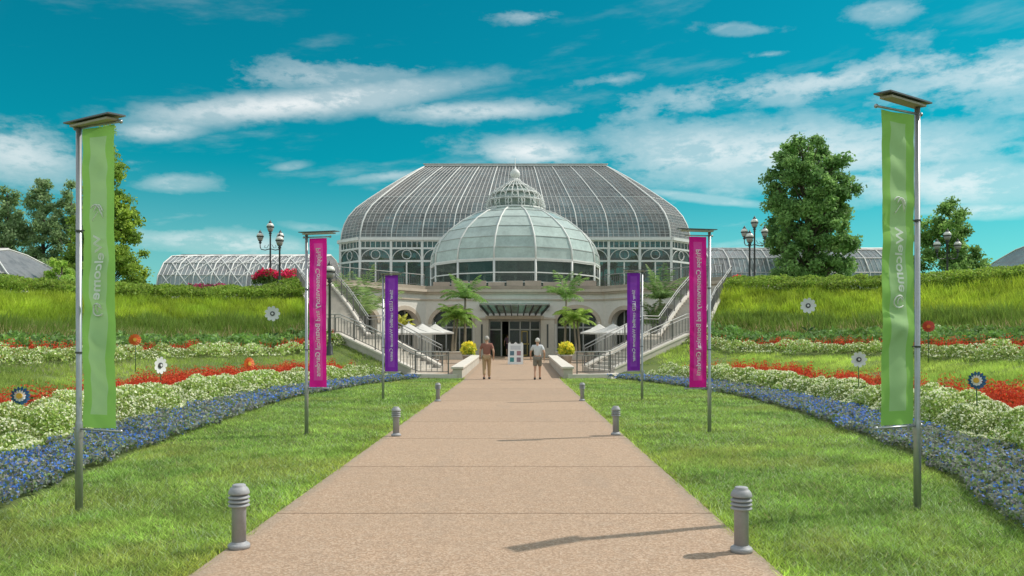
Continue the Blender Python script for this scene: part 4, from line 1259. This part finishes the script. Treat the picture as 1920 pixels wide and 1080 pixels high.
P_W = mat('petal_white_paint', (.76, .76, .78), .45); P_K = mat('flower_heart_dark', (.06, .06, .07), .5); P_B = mat('pinwheel_blue', (.02, .11, .26), .4)
P_Y = mat('pinwheel_yellow', (.70, .42, .05), .5); P_O = mat('pinwheel_orange', (.75, .16, .03), .5); P_S = mat('stake_green', (.05, .12, .04), .5); P_R = mat('pinwheel_red', (.55, .06, .04), .5)


def garden_flower(px, py, Y, r, kind, rz, label):
    x = (px - 970) / 1500 * Y; zc = 1.6 + (640 - py) / 1500 * Y
    zg = float(zt(np.array([x]), np.array([Y]))[0])
    root = empty('metal_flower' if kind == 'daisy' else 'pinwheel', (x, Y, zg)); tag(root, label, 'garden ornament', 'metal flowers and pinwheels stuck in the beds')
    h = zc - zg
    m = MB(); m.tube([(0, .02, -.1), (.01, .02, h * .5), (0, .02, h)], .012, 6); m.build('stake', P_S, root)
    hd = empty('flower_head', (0, 0, h), rz); hd.parent = root
    if kind == 'daisy':
        m = MB(); petal_ring(m, 9, r * .18, r, r * .30, cup_=r * .12); m.build('petals', P_W, hd)
        m = MB(); disc(m, r * .30, -.035, .005); m.build('heart', P_K, hd)
        m = MB(); disc(m, r * .14, -.05, -.036); m.build('heart_cap', P_W, hd)
        for s_ in (-1, 1):
            m = MB(); m.add([(0, .02, h * .30), (s_ * r * .45, 0, h * .30 + r * .15), (s_ * r * .9, 0, h * .30 + r * .55), (s_ * r * .35, .0, h * .30 + r * .42)], [(0, 1, 2, 3)]); m.build('leaf', P_S, root)
    else:
        oc, ic = {'blue': (P_B, P_Y), 'orange': (P_O, P_Y), 'red': (P_R, P_O)}[kind]
        m = MB(); petal_ring(m, 14, r * .45, r, r * .20, cup_=.0, tw=.012); m.build('vanes', oc, hd)
        m = MB(); petal_ring(m, 12, r * .2, r * .62, r * .13, z=-.02, cup_=.0, tw=.010); m.build('inner_vanes', P_W if kind == 'blue' else oc, hd)
        m = MB(); disc(m, r * .30, -.045, -.02); m.build('hub', ic, hd)


garden_flower(38, 742, 12.4, .145, 'blue', .15, 'blue and yellow pinwheel in the red flowers at far left')
garden_flower(1832, 713, 13.3, .15, 'blue', -.9, 'blue and yellow pinwheel seen at an angle in the red flowers at far right')
garden_flower(511, 588, 39.5, .38, 'daisy', .1, 'white metal daisy on the left grassy hill')
garden_flower(1515, 573, 37.5, .37, 'daisy', -.1, 'white metal daisy on the right grassy hill')
garden_flower(1610, 674, 19.0, .19, 'daisy', -.1, 'white metal daisy with green leaves standing in the right red flowers')
garden_flower(300, 685, 20.0, .22, 'daisy', 1.25, 'white metal daisy seen edge-on above the left red flowers')
garden_flower(467, 682, 27.0, .22, 'orange', 1.0, 'orange pinwheel above the left red flower row')
garden_flower(253, 637, 24.0, .18, 'orange', .5, 'orange pinwheel in the upper left planting beside the green banner')
garden_flower(1741, 612, 24.0, .18, 'red', -.4, 'red pinwheel in the upper right planting behind the green banner')

# ------------------------------------------------------------------ planting
def pts_in(x0, x1, y0, y1, n):
    return rng.uniform(x0, x1, n), rng.uniform(y0, y1, n)


def keep_view(x, y, mar=3.0):
    return (y > 3.2) & (np.abs(x) < .68 * y + mar)


def colour(base, n, v=.25, hue=.08):
    k = 1 + rng.uniform(-v, v, (n, 1)); c = np.asarray(base, float)[None, :] * k * (1 + rng.uniform(-hue, hue, (n, 3)))
    return np.clip(c, 0, 1)


def blades(x, y, z, h, w, lean, C):
    """one triangle per blade"""
    n = len(x); a = rng.uniform(0, 2 * np.pi, n); l = rng.uniform(0, 2 * np.pi, n)
    dx, dy = np.cos(a) * w / 2, np.sin(a) * w / 2
    B = np.stack([x, y, z], 1); D = np.stack([dx, dy, np.zeros(n)], 1)
    k = lean * rng.uniform(.3, 1, n)
    T = B + np.stack([np.cos(l) * h * k, np.sin(l) * h * k, h], 1)
    return np.stack([B - D, B + D, T], 1).reshape(-1, 3)


def leaves(x, y, z, size, asp=.6, up=0.0):
    """one randomly turned diamond leaf per point"""
    n = len(x); u = rng.normal(size=(n, 3)); u[:, 2] += up; u /= np.linalg.norm(u, axis=1, keepdims=True)
    v = rng.normal(size=(n, 3)); v = np.cross(u, v); v /= np.linalg.norm(v, axis=1, keepdims=True) + 1e-9
    c = np.stack([x, y, z], 1); s = np.asarray(size).reshape(-1, 1) * np.ones((n, 1))
    return np.stack([c - u * s, c + v * s * asp, c + u * s, c - v * s * asp], 1).reshape(-1, 3)


def patch(x, y, sc_, seed=0):
    """smooth 0..1 variation over the ground"""
    r = np.random.default_rng(seed); o = np.zeros_like(x)
    for k in range(5):
        a, b_, p = r.normal(size=3) * sc_; o += np.sin(a * x + b_ * y + p * 9)
    return np.clip(.5 + o / 5, 0, 1)


def mounds(x, y, cell, seed):
    """height 0..1 of rounded clumps on a jittered grid, and a per-clump random"""
    r = np.random.default_rng(seed)
    gx, gy = np.floor(x / cell).astype(int), np.floor(y / cell).astype(int)
    best = np.full(x.shape, 9.0); rid = np.zeros(x.shape)
    for ox in (-1, 0, 1):
        for oy in (-1, 0, 1):
            hx, hy = gx + ox, gy + oy
            h1 = np.abs(np.sin(hx * 127.1 + hy * 311.7 + seed) * 43758.5453) % 1; h2 = np.abs(np.sin(hx * 269.5 + hy * 183.3 + seed) * 24634.63) % 1
            dd = np.hypot(x - (hx + .15 + .7 * h1) * cell, y - (hy + .15 + .7 * h2) * cell) / cell
            k = dd < best; best = np.where(k, dd, best); rid = np.where(k, h1, rid)
    return np.clip(1 - (best / .78) ** 2, 0, 1), rid


# --- lawn beside the path
def lawn(side, label):
    out_, C = [], []
    for (ya, yb, dens, h, w) in ((3.2, 7.5, 4600, .050, .0085), (7.5, 12, 2400, .050, .012), (12, 20, 1000, .048, .016), (20, 35, 420, .055, .026)):
        x0, x1 = (-7.5, PX0 + .05) if side < 0 else (PX1 - .05, 7.5)
        n = int((x1 - x0) * (yb - ya) * dens)
        x, y = pts_in(x0, x1, ya, yb, n)
        k = keep_view(x, y, 1.0) & (np.abs(x - (PX0 if side < 0 else PX1)) > -1); x, y = x[k], y[k]
        s = s_of(x, y); over = np.maximum(0, x - PX0) if side < 0 else np.maximum(0, PX1 - x)
        k = (s < .06) & (over <= .05 * patch(x, y, 5.0, 61) * patch(x, y, 1.0, 62)); x, y, s = x[k], y[k], s[k]
        edge = np.abs(x - (PX0 if side < 0 else PX1))
        hh = h * (.55 + .75 * rng.random(len(x))) * (1 + .25 * patch(x, y, 1.1, 4))
        out_.append(blades(x, y, np.full(len(x), -.004), hh, w * (.7 + .6 * rng.random(len(x))), 1.7, None))
        p = patch(x, y, .9, 3)[:, None]; q = patch(x, y, 3.1, 5)[:, None]
        base = np.array([.125, .205, .045]) * (1 - p) + np.array([.18, .265, .055]) * p
        r2 = patch(x, y, 9.0, 8)[:, None]; yel = np.clip(patch(x, y, .7, 17) * 1.6 - .75, 0, 1)[:, None] * np.clip(patch(x, y, 2.5, 18) * 1.4, 0, 1)[:, None]
        base = base * (1 - .45 * (q - .5)) * (1 - .35 * (r2 - .5))
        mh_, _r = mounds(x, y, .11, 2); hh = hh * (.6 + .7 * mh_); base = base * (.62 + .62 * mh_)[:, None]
        base = base * (1 - .55 * yel) + np.array([.27, .27, .07]) * .55 * yel
        base = base + np.exp(-edge / .18)[:, None] * np.array([.07, .06, .0])
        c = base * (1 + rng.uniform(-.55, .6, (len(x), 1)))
        pale = rng.random(len(x)) < .12 * patch(x, y, 1.5, 55); c[pale] = np.array([.27, .34, .19]) * rng.uniform(.8, 1.25, (pale.sum(), 1))  # light glinting off scattered blades, put into their colour
        dry = rng.random(len(x)) < .04; c[dry] = np.array([.28, .26, .12]) * rng.uniform(.7, 1.2, (dry.sum(), 1))
        C.append(np.clip(c, 0, 1))
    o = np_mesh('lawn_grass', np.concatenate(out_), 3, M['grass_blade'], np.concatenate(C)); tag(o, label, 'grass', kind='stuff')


lawn(-1, 'short mown green lawn on the left of the path')
lawn(1, 'short mown green lawn on the right of the path')


def band_points(side, s0, s1, dens, near=9.0, powr=1.3, ymax=33.8, ymin=2.5, wob=.12, xm=40):
    """random points of a planting row, thinning with distance; returns x, y, s, size factor"""
    xs, ys, ss, fs = [], [], [], []
    for (ya, yb) in ((ymin, 8), (8, 14), (14, 22), (22, 34), (34, 62)):
        if ya >= ymax: break
        yb = min(yb, ymax); ym = (ya + yb) / 2
        kf = max(1.0, ym / near); dn = dens / kf ** powr
        xr = min(xm, .68 * yb + 4)
        x0, x1 = (-xr, CX - 1.9) if side < 0 else (CX + 1.9, xr)
        n = int((x1 - x0) * (yb - ya) * dn)
        x, y = pts_in(x0, x1, ya, yb, n); k = keep_view(x, y); x, y = x[k], y[k]
        s = s_of(x, y); e = (patch(x, y, 2.2, 11) - .5) * 2 * wob
        k = (s > s0 + e) & (s < s1 + e) & ~in_poly(x, y, CUT)
        xs.append(x[k]); ys.append(y[k]); ss.append(s[k]); fs.append(np.full(k.sum(), kf ** (powr / 2)))
    return np.concatenate(xs), np.concatenate(ys), np.concatenate(ss), np.concatenate(fs)


def flower_row(side, s0, s1, name, label, kind, dens, ymax=33.8, hs=1.0, ymin=2.5):
    x, y, s, f = band_points(side, s0, s1, dens, ymax=ymax, ymin=ymin)
    z = zt(x, y, s); n = len(x); V, C = [], []
    if kind == 'blue':
        mh, rid = mounds(x, y, .32, 3)
        h = (.04 + .17 * mh) * hs
        lv = rng.random(n); zz = z + h * (.35 + .65 * rng.random(n) ** .5)
        fl = lv < (.09 + .17 * patch(x, y, 1.6, 21)) * (.3 + 1.4 * (patch(x, y, .35, 5)))
        sz = np.where(fl, .017, .021) * f * rng.uniform(.7, 1.3, n)
        V.append(leaves(x, y, zz + np.where(fl, .015, 0), sz, .7, .4))
        c = colour((.19, .22, .155), n, .4); pur = rng.random(n) < .45; c[pur] = colour((.215, .22, .225), pur.sum(), .3)
        gr = rng.random(n) < .22; c[gr] = colour((.13, .20, .06), gr.sum(), .3); c *= (.7 + .45 * mh)[:, None]
        c[fl] = colour((.07, .17, .50), fl.sum(), .35); pl_ = fl & (rng.random(n) < .3); c[pl_] = colour((.16, .25, .58), pl_.sum(), .3)
        C.append(c)
    elif kind == 'white':
        mh, rid = mounds(x, y, .85, 9)
        edge = np.minimum((s - s0) / .35, (s1 - s) / .35).clip(0.15, 1)
        h = (.04 + .50 * np.sqrt(mh) * (.65 + .5 * rid)) * hs * edge ** .5
        zz = z + h * (1 - .55 * rng.random(n) ** 2.5)
        top = (zz - z) / h
        fl = (rng.random(n) < .22 * (.4 + mh)) & (top > .72)
        sz = np.where(fl, .017, .021) * f * rng.uniform(.7, 1.3, n)
        V.append(leaves(x, y, zz + np.where(fl, .02, 0), sz, .7, .5))
        c = colour((.20, .285, .065), n, .4); yl = rng.random(n) < .4; c[yl] = colour((.36, .42, .16), yl.sum(), .25)
        c *= (.75 + .45 * rid)[:, None]
        c[fl] = colour((.66, .67, .50), fl.sum(), .12, .03); C.append(np.clip(c, 0, 1))
    elif kind == 'red':
        gap = patch(x, y, .5, 31) > .30
        k = gap | (rng.random(n) < .25); x, y, z, f, s = x[k], y[k], z[k], f[k], s[k]; n = len(x)
        pl_ = rng.random(n) < .8
        mh, rid = mounds(x, y, .38, 5)
        h = (.20 + .36 * mh * (.35 + .95 * rid)) * hs
        # green undergrowth
        V.append(leaves(x, y, z + h * .55 * rng.random(n), .035 * f, .6, .3)); C.append(colour((.06, .13, .03), n, .4))
        # flower spikes: each a stack of florets
        xs_, ys_, zs_, fs_, hs_ = x[pl_], y[pl_], z[pl_], f[pl_], h[pl_]
        for j in range(5):
            t = .30 + .16 * j; m_ = len(xs_)
            V.append(leaves(xs_ + rng.normal(0, .012, m_), ys_ + rng.normal(0, .012, m_), zs_ + hs_ * t * 1.15, (.034 - .005 * j) * fs_ * .9, .55, 1.4)); C.append(colour((.46, .065, .028), m_, .35, .1))
    elif kind == 'leafy':
        mh, rid = mounds(x, y, .8, 15)
        h = (.18 + .42 * mh * (.6 + .6 * rid)) * hs
        V.append(leaves(x, y, z + h * rng.random(n) ** .4, .045 * f * rng.uniform(.6, 1.3, n), .5, .5))
        c = colour((.13, .23, .05), n, .35); k = rng.random(n) < .35; c[k] = colour((.16, .25, .10), k.sum(), .3); c *= (.75 + .5 * rid)[:, None]; C.append(np.clip(c, 0, 1))
    o = np_mesh(name, np.concatenate(V), 4, M['petal'], np.concatenate(C)); tag(o, label, 'flowers' if kind != 'leafy' else 'plants', kind='stuff')


SN = {-1: 'left', 1: 'right'}
for sd in (-1, 1):
    N_ = SN[sd]
    flower_row(sd, 0.0, 1.25, 'blue_flowers', f'low blue flower border edging the {N_} lawn', 'blue', 4200)
    flower_row(sd, 1.25, 2.65, 'white_flowers', f'mounded white flower row behind the blue border on the {N_}', 'white', 5000)
    flower_row(sd, 2.65, 3.5, 'red_flowers', f'row of red flower spikes behind the white flowers on the {N_}', 'red', 1500, hs=.95)
    flower_row(sd, 6.7, 7.8, 'white_flowers', f'upper row of white flowers at the foot of the {N_} hill', 'white', 2600, 40, 1.0)
    flower_row(sd, 7.8, 8.4, 'red_flowers', f'sparse upper row of red flowers at the foot of the {N_} hill', 'red', 700, 42, .9)
    flower_row(sd, 8.3, 10.7, 'leafy_plants', f'leafy green planting under the tall grass of the {N_} hill', 'leafy', 1500, 44)


def grass_field(side, s0, s1, name, label, dens, h0, w0, lean, cols, ymax=56, tan=0.0, near=16.0, vary=3, dark=False):
    x, y, s, f = band_points(side, s0, s1, dens, near=near, powr=1.0, ymax=ymax, xm=46)
    n = len(x); z = zt(x, y, s)
    h = h0 * rng.uniform(.6, 1.25, n) * (.8 + .5 * patch(x, y, 1.2, 41)); w = w0 * f * rng.uniform(.7, 1.3, n)
    mh_, _r = mounds(x, y, .9, 6); h = h * (.65 + .6 * mh_)
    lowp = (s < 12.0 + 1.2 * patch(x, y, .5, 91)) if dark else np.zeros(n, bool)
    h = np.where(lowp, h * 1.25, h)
    V = blades(x, y, z - .02, h, w, lean, None)
    p = patch(x, y, .8, vary)[:, None]; q = patch(x, y, 3.5, vary + 1)[:, None]
    c = (np.array(cols[0]) * (1 - p) + np.array(cols[1]) * p) * (1 + rng.uniform(-.3, .35, (n, 1))) * (.8 + .4 * q) * (.78 + .4 * mh_)[:, None]
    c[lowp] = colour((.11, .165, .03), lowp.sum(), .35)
    if tan:
        k = (rng.random(n) < tan * np.clip(1 - (s - s0) / 1.2, 0, 1)); c[k] = colour((.34, .25, .15), k.sum(), .25)
    if len(cols) > 2:
        k = rng.random(n) < .22 * patch(x, y, .6, 77); c[k] = colour(cols[2], k.sum(), .25)
    o = np_mesh(name, V, 3, M['grass_blade'], np.clip(c, 0, 1)); tag(o, label, 'grass', kind='stuff')


for sd in (-1, 1):
    N_ = SN[sd]
    grass_field(sd, 3.45, 6.75, 'meadow_grass', f'rough grass slope between the two flower rows on the {N_}', 800, .12, .022, .9,
                [(.14, .20, .045), (.22, .28, .06), (.22, .20, .16)] if sd < 0 else [(.18, .26, .05), (.26, .33, .07)], 44)
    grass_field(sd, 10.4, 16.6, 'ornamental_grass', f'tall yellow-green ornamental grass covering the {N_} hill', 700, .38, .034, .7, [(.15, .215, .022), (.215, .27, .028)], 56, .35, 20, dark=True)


def hedge(side, label):
    x, y, s, f = band_points(side, 16.3, 19.4, 900, near=24, powr=1.0, ymax=60, xm=52, wob=.25)
    n = len(x); z = zt(x, y, s); mh, rid = mounds(x, y, 1.1, 33)
    h = .50 + .35 * mh * (.6 + .5 * rid)
    V = leaves(x, y, z + h * rng.random(n) ** .35, .06 * f * rng.uniform(.6, 1.2, n), .55, .4)
    c = colour((.085, .125, .02), n, .4); c *= (.75 + .5 * rid)[:, None]
    k = rng.random(n) < .3; c[k] = colour((.11, .155, .025), k.sum(), .25)
    o = np_mesh('hedge', V, 4, M['leaf'], np.clip(c, 0, 1)); tag(o, label, 'hedge', kind='stuff')


hedge(-1, 'low clipped green hedge along the top of the left hill')
hedge(1, 'low clipped green hedge along the top of the right hill')


def flower_clump(px0, px1, Y, z, n, base, label, hgt=.8, dep=1.6):
    x = rng.uniform((px0 - 970) / 1500 * Y, (px1 - 970) / 1500 * Y, n); y = Y + rng.uniform(-dep / 2, dep / 2, n); t = rng.random(n)
    mh, rid = mounds(x, y, .8, 8)
    zz = z + hgt * (.3 + .7 * mh) * t ** .5
    V = leaves(x, y, zz, .07 * rng.uniform(.6, 1.3, n), .7, .2); c = colour((.09, .16, .04), n, .4); k = (t > .35) & (rng.random(n) < .75); c[k] = colour(base, k.sum(), .35)
    o = np_mesh('flower_clump', V, 4, M['petal'], c); tag(o, label, 'flowers', kind='stuff')


flower_clump(478, 556, 54, 5.35, 6500, (.60, .03, .12), 'magenta flowers on the hill top at the feet of the left street lamps', 1.15)
flower_clump(355, 440, 56, 4.9, 3200, (.42, .05, .16), 'dull pink flowers before the left vaulted glasshouse', .75)
flower_clump(1376, 1394, 54, 5.0, 900, (.70, .03, .06), 'small red flower clump left of the right street lamps', 1.15)
flower_clump(1408, 1440, 56, 4.9, 1300, (.55, .03, .08), 'red flowers behind the right street lamps', .9)


# ------------------------------------------------------------------ trees
def tree(x, y, z, H, crown, nleaf, label, base, light, lsize=.22, trunk_r=.28, clusters=70, spread=1.0, name='broadleaf_tree', squash=.8, seed=0, group=None, ragged=.25):
    """crown: list of (height fraction, radius) giving the outline"""
    r = np.random.default_rng(seed + 5)
    if name != 'indoor_plant': z = float(zt(np.array([x]), np.array([y]))[0])
    root = empty(name, (x, y, z)); tag(root, label, 'tree', group)
    hf = np.array([c[0] for c in crown]); rf = np.array([c[1] for c in crown])
    m = MB(); tp = [(0, 0, -.3), (.06, .03, H * .25), (-.05, .05, H * .5), (.03, 0, H * .75), (0, 0, H * .94)]
    m.tube(tp, [trunk_r * 1.25, trunk_r, trunk_r * .7, trunk_r * .38, .04], 8)
    # cluster centres
    cc = []
    while len(cc) < clusters:
        t = r.uniform(hf[0], hf[-1]); R_ = np.interp(t, hf, rf)
        if r.random() > (R_ / rf.max()) ** 1.2: continue
        a = r.uniform(0, 2 * np.pi); q = r.random() ** .42 * R_ * (.86 + ragged * r.normal() * .6)
        cc.append((q * np.cos(a), q * np.sin(a), t * H))
    cc = np.array(cc)
    for i in range(0, len(cc), 2):
        c = cc[i]; zb_ = max(H * hf[0] * .5, c[2] - np.hypot(c[0], c[1]) * .8 - .3)
        m.tube([(0, 0, zb_), (c[0] * .5, c[1] * .5, zb_ * .5 + c[2] * .5 - .1), tuple(c)], [trunk_r * .28, trunk_r * .16, .02], 5, cap=False)
    m.build('trunk', M['bark'], root)
    rad_ = rf.max() * spread * (.20 + .16 * r.random(len(cc)))
    per = nleaf // len(cc); P_, C_ = [], []
    for c, rr in zip(cc, rad_):
        u = r.normal(size=(per, 3)); u /= np.linalg.norm(u, axis=1, keepdims=True); q = np.clip(np.abs(r.normal(size=(per, 1))), 0, 1.7) * .60 * rr
        p = c + u * q * np.array([1, 1, squash]); P_.append(p)
        k = r.random(); cl__ = np.array(base) * (1 - k) + np.array(light) * k
        C_.append(cl__[None, :] * (1 + r.uniform(-.35, .4, (per, 1))))
    p = np.concatenate(P_); c = np.clip(np.concatenate(C_), 0, 1)
    V = leaves(p[:, 0], p[:, 1], p[:, 2], lsize * rng.uniform(.6, 1.2, len(p)), .55, .2)
    np_mesh('crown', V, 4, M['leaf'], c, root)
    return root


tree(24.0, 66, 5.0, 13.9, [(.03, 2.6), (.12, 3.7), (.3, 3.9), (.55, 3.9), (.75, 3.8), (.9, 3.1), (1.0, 1.6)], 90000, 'large dark green rounded tree rising behind the right hill', (.05, .10, .03), (.115, .185, .06), .16, .35, 330, .60, seed=1, ragged=.10)
tree(37.8, 70, 5.0, 10.2, [(.05, 3.8), (.25, 4.3), (.5, 3.4), (.7, 2.0), (.9, 1.2), (1.0, .4)], 34000, 'small loose green tree right of the right green banner', (.055, .10, .03), (.12, .19, .05), .15, .2, 110, .62, seed=2, ragged=.5)
tree(-36.0, 70, 5.0, 16.4, [(.02, 4.3), (.15, 4.0), (.35, 3.3), (.6, 2.4), (.8, 1.4), (1.0, .3)], 60000, 'tall conical green tree behind the left green banner', (.06, .105, .02), (.15, .20, .03), .15, .3, 260, .55, seed=3, name='conical_tree')
for i, (x, y, H, rr, lb) in enumerate(((-51.0, 80, 13.4, 2.6, 'grey-green tree at the far left edge of the tree group'), (-47.4, 80, 14.8, 2.3, 'tallest grey-green tree in the middle of the left tree group'), (-44.6, 80, 13.6, 2.3, 'grey-green tree in the left tree group next to the conical tree'), (-54.5, 82, 12.5, 2.8, 'grey-green tree cut off by the left picture edge'))):
    tree(x, y, 5.0, H, [(.02, rr * 1.1), (.3, rr * 1.25), (.6, rr * 1.0), (.85, rr * .6), (1.0, .3)], 34000, lb, (.075, .115, .045), (.145, .19, .10), .15, .25, 130, .75, seed=10 + i, group='grey-green trees at the left')
tree(-35.9, 63, 4.9, 4.3, [(.02, 1.6), (.3, 2.0), (.7, 1.5), (1.0, .4)], 8000, 'rounded light green bush tree left of the left green banner pole', (.09, .15, .03), (.18, .25, .05), .14, .15, 40, .7, seed=20)
tree(-33.6, 60, 4.9, 2.6, [(.02, 1.2), (.4, 1.5), (1.0, .5)], 5000, 'low round shrub in front of the bush tree by the left green banner', (.07, .13, .03), (.15, .22, .045), .13, .12, 26, .7, seed=21, name='shrub')
tree(-29.9, 66, 5.0, 2.7, [(.02, .9), (.4, 1.1), (1.0, .4)], 2500, 'small shrub at the left end of the vaulted glasshouse', (.07, .13, .03), (.14, .21, .04), .13, .1, 20, .7, seed=22, name='shrub')
tree(28.5, 110, 5.0, 10.0, [(.3, 2.0), (.6, 2.4), (.85, 1.7), (1.0, .5)], 5000, 'distant dark tree top above the right glasshouse roof', (.03, .06, .02), (.06, .10, .03), .22, .2, 30, .7, seed=23)

# growth inside the palm house, seen dimly through the glass
for i, (x, y, H) in enumerate(((-12, 90, 7.0), (-7, 91, 6.5), (6.5, 90, 6.8), (9.8, 91, 7.2), (14.2, 90, 6.6), (-16, 92, 6.6))):
    tree(x, y, 5.3, H, [(.05, 1.8), (.4, 2.6), (.8, 2.2), (1, .8)], 5000, ['leafy plant inside the palm house at its left windows', 'leafy plant inside the palm house left of the dome', 'leafy plant inside the palm house right of the dome', 'second leafy plant inside the palm house right of the dome', 'leafy plant inside the palm house at its right windows', 'leafy plant inside the palm house at its far left corner'][i],
         (.04, .10, .02), (.10, .2, .04), .20, .12, 22, .7, seed=40 + i, name='indoor_plant', group='plants inside the palm house')


# ------------------------------------------------------------------ palms and pot plants
def palm(x, y, H, nfr, fl, label, base=(.10, .19, .035), stems=1, seed=0, droop=1.0, trunk=.07, upr=.7):
    r = random.Random(seed); z = zp(y) if y < 61 else 5.3
    root = empty('palm', (x, y, z)); tag(root, label, 'palm', 'feathery palms before the arched wall')
    nfr = int(nfr * 1.5)
    for s_ in range(stems):
        ox, oy = (r.uniform(-.5, .5), r.uniform(-.4, .4)) if s_ else (0, 0); h = H * (1 - .12 * s_ * r.random())
        bend = r.uniform(-.25, .25)
        m = MB(); m.tube([(ox, oy, 0), (ox + bend * .2, oy, h * .35), (ox + bend * .6, oy, h * .7), (ox + bend, oy, h)], [trunk * 1.3, trunk, trunk * .9, trunk * .8], 8); m.build('trunk', M['palm_bark'], root)
        for k in range(nfr):
            a = 2 * math.pi * k / nfr + r.uniform(-.3, .3); el_ = upr + r.uniform(-.5, .55); L_ = fl * r.uniform(.75, 1.15)
            p = Vector((ox + bend, oy, h)); d_ = Vector((math.cos(a) * math.cos(el_), math.sin(a) * math.cos(el_), math.sin(el_)))
            spine = [p.copy()]; N = 14
            for i in range(N):
                d_ = (d_ + Vector((0, 0, -.115 * droop * (.4 + i / N)))).normalized(); p = p + d_ * (L_ / N); spine.append(p.copy())
            V, C = [], []
            for i in range(1, N + 1):
                t = (spine[i] - spine[i - 1]).normalized(); sd = t.cross(Vector((0, 0, 1))).normalized(); up_ = sd.cross(t)
                w = L_ * .26 * math.sin(math.pi * min(1, (i + 1.5) / (N + 2))) ** .6
                for j in (0, .5):
                    b_ = spine[i - 1].lerp(spine[i], j)
                    for q in (-1, 1):
                        tip = b_ + sd * q * w * r.uniform(.8, 1.1) + t * w * .55 - Vector((0, 0, w * r.uniform(.25, .65)))
                        e = t * .028; mid = b_.lerp(tip, .5) + up_ * .02
                        V += [b_ - e, mid - e * 1.2, tip, mid + e * 1.2]; kk = r.uniform(.5, 1.05); gy = sum(base) / 3; C.append([min(1, (c * .85 + gy * .15) * kk) for c in base])
            for i in range(N):
                e = Vector((0, 0, .012)); V += [spine[i] - e, spine[i + 1] - e, spine[i + 1] + e, spine[i] + e]; C.append([.14, .17, .05])
            np_mesh('frond', np.array([tuple(v) for v in V]), 4, M['leaf'], np.array(C), root)


palm(-10.0, 50.0, 3.0, 14, 3.1, 'tall feathery grey-green palm left, above the left stairs', (.12, .19, .055), 1, 1, .8, .07, 1.05)
palm(-4.55, 55.5, 2.9, 11, 1.7, 'left one of the pair of green palms before the arch left of the entrance', (.13, .22, .03), 2, 2, 1.1, .08, .6)
palm(-3.7, 56.5, 4.3, 11, 2.1, 'taller palm behind the pair left of the entrance, reaching the terrace edge', (.09, .18, .03), 1, 3, 1.0, .09, .75)
palm(4.1, 55.5, 2.8, 11, 1.6, 'bright green multi-stem palm before the arch right of the entrance', (.16, .25, .03), 2, 4, 1.1, .07, .6)
palm(3.35, 56.5, 4.35, 11, 2.1, 'taller palm right of the entrance canopy reaching the terrace edge', (.10, .19, .035), 1, 5, 1.0, .08, .8)
palm(8.6, 51.5, 2.5, 12, 1.9, 'lower feathery palm beside the right stairs', (.08, .13, .04), 1, 6, .9, .09, .8)
palm(9.4, 51.8, 4.1, 12, 2.2, 'taller feathery palm beside the right stairs below the terrace rail', (.09, .16, .04), 1, 7, .9, .07, .9)
palm(-8.1, 53.5, 2.3, 10, 1.0, 'small yellow-green palm beside the left purple banner and parasols', (.30, .30, .03), 1, 8, .9, .06, .7)
palm(-12.6, 50.9, 3.6, 8, 1.2, 'small yellowish palm at the top corner of the left stairs', (.26, .26, .05), 1, 9, .9, .05, .7)


def pot_shrub(x, y, label, seed):
    z = zp(y); root = empty('potted_shrub', (x, y, z)); tag(root, label, 'shrub', 'yellow potted shrubs beside the path walls')
    m = MB(); m.lathe([(.28, 0), (.36, .42), (.40, .44), (.40, .52), (.34, .52)], 16); m.build('pot', M['concrete'], root)
    r = np.random.default_rng(seed); n = 700
    u = r.normal(size=(n, 3)); u /= np.linalg.norm(u, axis=1, keepdims=True); p = u * r.random((n, 1)) ** .4 * np.array([.5, .45, .5]) + np.array([0, 0, .85])
    V = leaves(p[:, 0], p[:, 1], p[:, 2], .11 * r.uniform(.6, 1.3, n), .45, .5); k = r.random((n, 1)) + (p[:, 2:3] - .85) * .6; k = np.clip(k, 0, 1)
    C = np.array([.09, .15, .02]) * (1 - k) + np.array([.42, .36, .05]) * k
    np_mesh('foliage', V, 4, M['leaf'], np.clip(C * r.uniform(.7, 1.25, (n, 1)), 0, 1), root)
    m = MB(); m.tube([(0, 0, .45), (.02, 0, .8)], .03, 6); m.build('stem', M['bark'], root)


pot_shrub(-3.0, 49.0, 'yellow and green potted shrub at the end of the left low wall', 1)
pot_shrub(3.0, 49.0, 'yellow and green potted shrub at the end of the right low wall', 2)
# stone planter boxes at the palm feet
for sgn, nm in ((-1, 'left'), (1, 'right')):
    m = MB(); m.box(-1.3, 1.3, -.6, .6, -.05, .42); m.box(-1.36, 1.36, -.66, .66, .424, .52)
    o = m.build('planter', M['stone'], None, .02); o.location = (CX + sgn * 4.2, 55.6, zp(55.6)); tag(o, f'low stone planter at the foot of the palms {nm} of the entrance', 'planter', 'stone planters under the palms')
